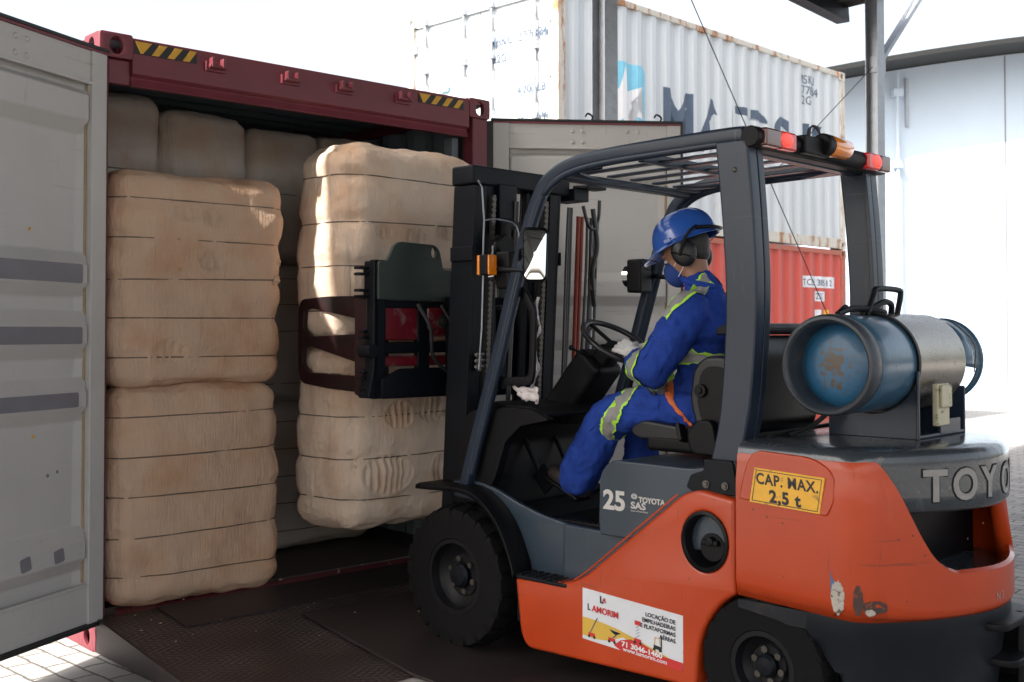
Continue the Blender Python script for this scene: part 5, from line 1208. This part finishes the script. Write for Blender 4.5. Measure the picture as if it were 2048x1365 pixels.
for i in range(65):
    a = 2 * math.pi * i / 64
    lo = -.35 if not (math.pi * 1.05 < a < math.pi * 1.35 or math.pi * 1.62 < a < math.pi * 1.9) else -.52
    V.append([b.b.verts.new((.168 * math.cos(a), lo, .168 * math.sin(a))), b.b.verts.new((.170 * math.cos(a), -.56, .170 * math.sin(a)))])
for A, Bq in zip(V, V[1:]): b.b.faces.new((A[0], A[1], Bq[1], Bq[0]))
o = b.build('valve_collar', tankb, tk, ang=60); o.modifiers.new('s', 'SOLIDIFY').thickness = .006
b = MB(); b.tube([(.169 * math.cos(2 * math.pi * i / 48), -.56, .169 * math.sin(2 * math.pi * i / 48)) for i in range(48)], .007, 8, closed=True); b.build('collar_rim', tankb, tk, ang=60)
b = MB(); b.cyl((0, -.41, 0), (0, -.47, 0), .022, seg=12).cyl((-.04, -.46, 0), (.04, -.46, 0), .016, seg=10); b.build('valve', steel, tk)
b = MB(); b.tube([(.1745 * math.cos(R(a)) * 1.01, -.48 + .012 * math.sin(a * .11), .1745 * math.sin(R(a)) * 1.01) for a in range(100, 200, 5)], .0025, 5); b.build('chain', greasy, tk)
# ================================================================== DRIVER
def limb(b, pts, seg=20):
    for (p, r) in pts: b.sph(p, r, u=seg, v=seg // 2 + 2)
    for (p, r), (q, s) in zip(pts, pts[1:]):
        p, q = Vector(p), Vector(q); d_ = q - p; L = d_.length
        if L < abs(r - s) + 1e-4: continue
        u = d_ / L; sn = (r - s) / L; cs = math.sqrt(1 - sn * sn)
        b.cyl(p + u * r * sn, q + u * s * sn, r * cs, s * cs, seg, cap=True)
def remesh(o, vox, it=8, fac=.5):
    m = o.modifiers.new('r', 'REMESH'); m.mode = 'VOXEL'; m.voxel_size = vox; m.use_smooth_shade = True
    s = o.modifiers.new('sm', 'SMOOTH'); s.factor = fac; s.iterations = it
def fold(o, size, st):
    t = bpy.data.textures.new('folds', 'CLOUDS'); t.noise_scale = size; t.noise_depth = 3
    d_ = o.modifiers.new('d', 'DISPLACE'); d_.texture = t; d_.strength = st; d_.mid_level = .5; d_.texture_coords = 'LOCAL'
def build_raw(b, name, m, parent): 
    me = bpy.data.meshes.new(name); b.b.to_mesh(me); b.b.free()
    for p in me.polygons: p.use_smooth = True
    me.materials.append(m); o = bpy.data.objects.new(name, me); col.objects.link(o)
    if parent: o.parent = parent
    return o
HC = Vector((-.920, .005, 1.828)); HH = Vector((-.922, 0, 1.846)); HQ = Matrix.Rotation(R(20), 3, 'Z') @ Matrix.Rotation(R(20), 3, 'Y') @ Matrix.Scale(1.06, 3); HR = Matrix.Rotation(R(15), 3, 'Z') @ Matrix.Rotation(R(29), 3, 'Y') @ Matrix.Scale(1.08, 3)
def H(x, y, z): return HC + HR @ Vector((x, y, z))
def HT(x, y, z): return HH + HQ @ Vector((x, y, z))
# body (skin): head, neck, and slimmer limbs inside the clothes
b = MB()
limb(b, [((-1.04, 0, 1.18), .10), ((-1.04, 0, 1.35), .10), ((-1.03, 0, 1.50), .09), ((-1.0, 0, 1.64), .060), ((-.975, 0, 1.72), .058), (H(-.02, 0, -.03), .062)])
for s in (1, -1):
    limb(b, [((-1.02, 0, 1.54), .06), ((-1.05, s * .17, 1.56), .05), ((-.94, s * .29, 1.33), .04), ((-.74, s * .15, 1.365), .03)])
    limb(b, [((-1.03, s * .09, 1.15), .08), ((-.58, s * .15, 1.11), .055), ((-.43 if s > 0 else -.56, s * .14, .84), .04)])
    b.sph(H(-.005, s * .078, -.012), .030, (.7, .35, 1), rot=HR)
# skull, jaw, nose, brow
b.sph(H(-.012, 0, .035), 1, (.098, .078, .092), 32, 20, HR); b.sph(H(.020, 0, -.030), 1, (.070, .062, .080), 28, 18, HR)
b.sph(H(.048, 0, -.088), 1, (.034, .038, .026), 20, 12, HR); b.sph(H(.098, 0, -.022), 1, (.018, .014, .022), 16, 10, HR); b.sph(H(.088, 0, .0), 1, (.012, .010, .030), 16, 10, HR)
b.sph(H(.072, 0, .030), 1, (.022, .055, .014), 20, 10, HR)
body = build_raw(b, 'person', skin, None); remesh(body, .006, 4)
body.location = FO; body.rotation_euler = (0, 0, FA)
tag(body, 'person in blue coveralls, blue hard hat and mask driving the forklift, hand on the wheel', 'person')
for s in (1, -1):
    MB().sph(H(.078, s * .030, .008), .012, (.7, 1, .6), 14, 10, HR).build('eye', whiteink, body)
    MB().sph(H(.086, s * .030, .006), .006, (.5, 1, 1), 10, 8, HR).build('pupil', blk, body)
b = MB(); b.sph(H(-.028, 0, .02), 1, (.092, .081, .074), 28, 16, HR); b.sph(H(-.052, 0, -.022), 1, (.048, .064, .046), 20, 12, HR)
hr_ = build_raw(b, 'hair', hair, body); remesh(hr_, .007, 2)
# coveralls
b = MB()
LS, LE, LM, LCf = (-1.055, .175, 1.565), (-.955, .300, 1.325), (-.86, .240, 1.335), (-.785, .175, 1.352)
RS, RE, RCf = (-1.03, -.175, 1.565), (-.90, -.28, 1.34), (-.70, -.15, 1.40)
for z, x, rx, ry in ((1.10, -1.06, .125, .165), (1.18, -1.06, .135, .170), (1.27, -1.04, .150, .165), (1.37, -1.03, .150, .178), (1.48, -1.035, .140, .195), (1.56, -1.04, .105, .200), (1.615, -1.02, .075, .125)):
    b.sph((x, 0, z), 1, (rx, ry, .085), 28, 16)
limb(b, [((-1.02, 0, 1.64), .082), ((-1.0, 0, 1.685), .072)])
limb(b, [((-1.03, .06, 1.54), .09), (LS, .090), ((-1.01, .250, 1.44), .084), (LE, .080), (LM, .076), (LCf, .056)])
limb(b, [((-1.03, -.06, 1.54), .085), (RS, .085), (RE, .064), (RCf, .048)])
limb(b, [((-1.05, .085, 1.155), .115), ((-.84, .125, 1.150), .108), ((-.64, .155, 1.112), .094), ((-.575, .157, 1.07), .090), ((-.51, .150, .95), .096), ((-.42, .14, .835), .096), ((-.41, .138, .805), .092)])
limb(b, [((-1.05, -.085, 1.155), .105), ((-.60, -.14, 1.11), .082), ((-.58, -.14, 1.05), .078), ((-.56, -.125, .80), .085)])
cv = build_raw(b, 'coverall', cloth, body); remesh(cv, .010, 10, .6); fold(cv, .08, .030); fold(cv, .045, .016); fold(cv, .02, .004)
def wrapmod(o, off, tgt=None):
    m = o.modifiers.new('w', 'SHRINKWRAP'); m.target = tgt or cv; m.wrap_method = 'NEAREST_SURFACEPOINT'; m.wrap_mode = 'ABOVE_SURFACE'; m.offset = off
def ring(name, c, axis, r, h0, h1, m, off=.004, ell=(1, 1), par=None):
    b = MB(); c = Vector(c); q = Vector(axis).normalized().to_track_quat('Z', 'Y')
    nh = max(2, int((h1 - h0) / .006) + 1)
    def f(u, v): a = 2 * math.pi * u; return c + q @ Vector((r * ell[0] * math.cos(a), r * ell[1] * math.sin(a), lerp(h0, h1, v)))
    b.grid(f, 72, nh, wrap=True); o = b.build(name, m, par or body, ang=180); wrapmod(o, off); return o
def taped(c, axis, r, w_, ell=(1, 1), lw=.011):
    ring('reflective_band', c, axis, r, -w_ / 2, w_ / 2, reflect, .004, ell)
    ring('lime_piping', c, axis, r, -w_ / 2 - lw, -w_ / 2, lime, .0055, ell); ring('lime_piping', c, axis, r, w_ / 2, w_ / 2 + lw, lime, .0055, ell)
ax = Vector(LCf) - Vector(LE)
taped(Vector(LE).lerp(Vector(LCf), .22), ax, .11, .070)
taped(Vector(RE).lerp(Vector(RCf), .5), Vector(RCf) - Vector(RE), .08, .05)
taped((-.695, .150, 1.120), Vector((1, .05, .50)), .13, .060)
taped((-.66, -.13, 1.115), Vector((1, 0, .35)), .11, .055)
taped((-1.055, 0, 1.375), (0, 0, 1), .18, .045, (.85, 1.05))
def strap_patch(name, path, side, w0, w1, m, off, tgt=None, par=None, n=40):
    P = curve(path, 8); b = MB(); side = Vector(side).normalized()
    def f(u, v):
        t = u * (len(P) - 1); i = min(int(t), len(P) - 2); p = P[i].lerp(P[i + 1], t - i); return p + side * lerp(w0, w1, v)
    b.grid(f, n, 10); o = b.build(name, m, par or body, ang=180); wrapmod(o, off, tgt); return o
for s in (1, -1):
    pth = [(-1.09, s * .045, 1.74), (-1.075, s * .12, 1.705), (-1.055, s * .19, 1.665), (-1.02, s * .245, 1.60), (-.985, s * .27, 1.54)]
    sd_ = (1, 0, .25)
    strap_patch('reflective_band', pth, sd_, -.034, .034, reflect, .004); strap_patch('lime_piping', pth, sd_, .034, .047, lime, .0055); strap_patch('lime_piping', pth, sd_, -.047, -.034, lime, .0055)
# seat belt
bp_ = [(-.93, -.20, 1.12), (-.90, -.10, 1.25), (-.91, .03, 1.26), (-.93, .13, 1.255), (-.985, .21, 1.19), (-1.06, .24, 1.10), (-1.09, .27, 1.055)]
sb_ = strap_patch('seat_belt', bp_, (.9, .15, .4), -.024, .024, belt, .006); sb_.modifiers.new('s', 'SOLIDIFY').thickness = .003
MB().bar((-1.07, .265, 1.10), (-1.10, .285, 1.03), .05, .02, (1, 0, 0)).build('belt_buckle', black, body, .005)
# collar
b = MB(); b.tube([(-1.0 + .075 * math.cos(a), .080 * math.sin(a), 1.700 + .02 * math.cos(a)) for a in [2 * math.pi * i / 32 for i in range(32)]], .016, 8, closed=True); b.build('collar', cloth, body, ang=60)
# mask
b = MB(); b.sph(H(.066, 0, -.050), 1, (.056, .058, .062), 28, 18, HR); mk = b.build('face_mask', maskm, body, ang=180)
b = MB()
for z1, z0 in ((-.03, .01), (-.075, -.03)):
    for s in (1, -1): b.tube([H(.055, s * .050, z1), H(.02, s * .073, (z1 + z0) / 2 - .01), H(-.02, s * .084, z0 - .01)], .0022, 5)
b.build('mask_strap', whiteink, mk)
# hard hat
b = MB()
def hatf(u, v):
    a = 2 * math.pi * u; th = v * math.pi / 2; rx = .143 if math.cos(a) > 0 else .140; ry = .118
    k = math.cos(th) ** .80; x = rx * k * math.cos(a); y = ry * k * math.sin(a); z = .035 + .132 * math.sin(th) ** .92
    x -= .012
    rd = math.exp(-(y / .014) ** 2) * .006 * smooth(.05, .35, v) if abs(y) < .05 else 0
    rd += .003 * (math.exp(-((abs(y) - .040) / .010) ** 2)) * smooth(.2, .5, v)
    return HT(x, y, z + rd)
b.grid(hatf, 96, 26, wrap=True)
def brimf(u, v):
    a = 2 * math.pi * u; fr_ = max(0, math.cos(a)); ext = .010 + .060 * fr_ ** 2.2
    rx = .143 if math.cos(a) > 0 else .140
    x = (rx + ext * v) * math.cos(a) - .012; y = (.118 + (.010) * v) * math.sin(a)
    return HT(x, y, .035 - v * (.006 + .026 * fr_ ** 2))
b.grid(brimf, 96, 5, wrap=True)
ht = b.build('hard_hat', helm, body, ang=60); ht.modifiers.new('s', 'SOLIDIFY').thickness = .003
b = MB()
for s in (1, -1):
    b.box(HT(.035, s * .118, .048), (.030, .012, .018), HQ)
b.tube([HT(.131 * math.cos(a) * 1.06 - .012, .118 * math.sin(a) * 1.03, .046) for a in [R(i) for i in range(60, 301, 6)]], .0035, 6); b.build('hat_rib', helm, ht, .002)
# ear defenders
for s in (1, -1):
    b = MB(); b.sph(H(-.026, s * .098, -.010), 1, (.052, .026, .062), 28, 18, HR); b.cyl(H(-.026, s * .078, -.010), H(-.026, s * .090, -.010), .053, seg=28)
    em = b.build('ear_defender', seatm, body, ang=50)
    b = MB(); b.tube(curve([H(-.012, s * .125, -.02), H(-.055, s * .128, .02), H(-.095, s * .122, .045), H(-.125, s * .100, .055)], 6), .007, 8); b.tube(curve([H(.015, s * .121, .01), H(-.03, s * .130, -.025), H(-.05, s * .118, -.045)], 5), .003, 6); b.build('defender_arm', black, em)
b = MB(); b.tube(curve([H(-.118, .104, .05), H(-.165, .06, .03), H(-.178, 0, .022), H(-.165, -.06, .03), H(-.118, -.104, .05)], 8), .008, 8); b.build('neck_band', black, body, ang=60)
# gloves with five fingers
def hand(name, W0, X, Z, side, spread=1.0, curl=1.0):
    X = Vector(X).normalized(); Z = Vector(Z).normalized(); Y = Z.cross(X).normalized(); Z = X.cross(Y); W0 = Vector(W0)
    def G(x, y, z): return W0 + X * x + Y * y * side + Z * z
    b = MB(); limb(b, [(G(-.045, 0, -.002), .030), (G(-.02, 0, 0), .028), (G(.005, 0, 0), .027)])
    for y in (-.030, -.010, .010, .030): limb(b, [(G(.01, y * .7, 0), .0165), (G(.088 - abs(y - .005) * .25, y, .002), .0140)], 14)
    for i, (y, L) in enumerate(((.032, .070), (.0105, .078), (-.0115, .073), (-.032, .058))):
        x0 = .088 - abs(y) * .2; a = .25; p = Vector((x0, y, .002)); pts = [(G(*p), .0125)]
        for k, (l, da) in enumerate(((L * .46, .55), (L * .30, .75), (L * .24, .6))):
            a2 = -a * curl; p = p + Vector((math.cos(a2), spread * y * 1.2 * (1 - k * .4), math.sin(a2))).normalized() * l if k == 0 else p + Vector((math.cos(a2), 0, math.sin(a2))) * l
            a += da; pts.append((G(*p), .0112 - k * .0012))
        limb(b, pts, 14)
    limb(b, [(G(.020, .024, -.004), .017), (G(.050, .052, -.018), .0135), (G(.076, .058, -.036), .0118), (G(.092, .050, -.050), .0105)], 14)
    o = build_raw(b, name, glove, body); remesh(o, .0032, 3, .4); return o
LH = hand('glove', (-.725, .140, 1.400), (.90, -.30, .22), (-.30, .70, .62), -1, 1.2, .9)
RH = hand('glove', (-.69, -.145, 1.405), (.80, .40, .10), (-.3, -.3, .9), 1, 1, 1.1)
ring('cuff', LCf, ax, .055, -.02, .02, cloth, .004)
# boots
def bootm(heel, toe, name='boot'):
    h, t = Vector(heel), Vector(toe); d_ = (t - h); up = Vector((0, 0, 1)); up = (up - d_.normalized() * up.dot(d_.normalized())).normalized()
    b = MB(); limb(b, [(h + up * .05, .046), (h.lerp(t, .35) + up * .052, .050), (h.lerp(t, .7) + up * .040, .048), (h.lerp(t, .92) + up * .034, .042)])
    limb(b, [(h + up * .05, .048), (h + Vector((-.01, 0, .13)), .046)])
    o = build_raw(b, name, boot, body); remesh(o, .006, 4)
    b = MB(); b.bar(h - d_ * .12 + up * .0, t + d_ * .08 + up * .0, .022, .094, up.cross(d_).normalized()); b.build('boot_sole', black, o, .008, 3)
bootm((-.415, .135, .715), (-.235, .13, .79)); bootm((-.60, -.13, .685), (-.40, -.13, .70))
# wiping cloth hook / side mirror wire near the hat
b = MB(); b.tube(curve([H(.10, .06, .02), H(.135, .07, .05), H(.16, .06, .065), H(.17, .03, .03), H(.15, .02, .01)], 5), .0025, 6); b.build('wire_guard', blackm, ht)

# seams, pocket and cuffs on the coveralls
def seam(path, name='seam'):
    P = curve(path, 8); b = MB(); b.tube(P, .0028, 6); o = b.build(name, cloth, cv, ang=180); wrapmod(o, .0012)
seam([(-1.00, .26, 1.66), (-.98, .27, 1.60), (-1.02, .29, 1.52), (-1.10, .27, 1.46)]); seam([(-1.0, .21, 1.06), (-.82, .24, 1.13), (-.66, .25, 1.10), (-.55, .25, 1.02), (-.46, .235, .85)])
seam([(-.99, .34, 1.45), (-.93, .38, 1.34), (-.84, .31, 1.30)])
pk = strap_patch('pocket_flap', [(-.93, .215, 1.20), (-.86, .225, 1.205), (-.78, .23, 1.20)], (0, .25, -1), .0, .055, cloth, .004)
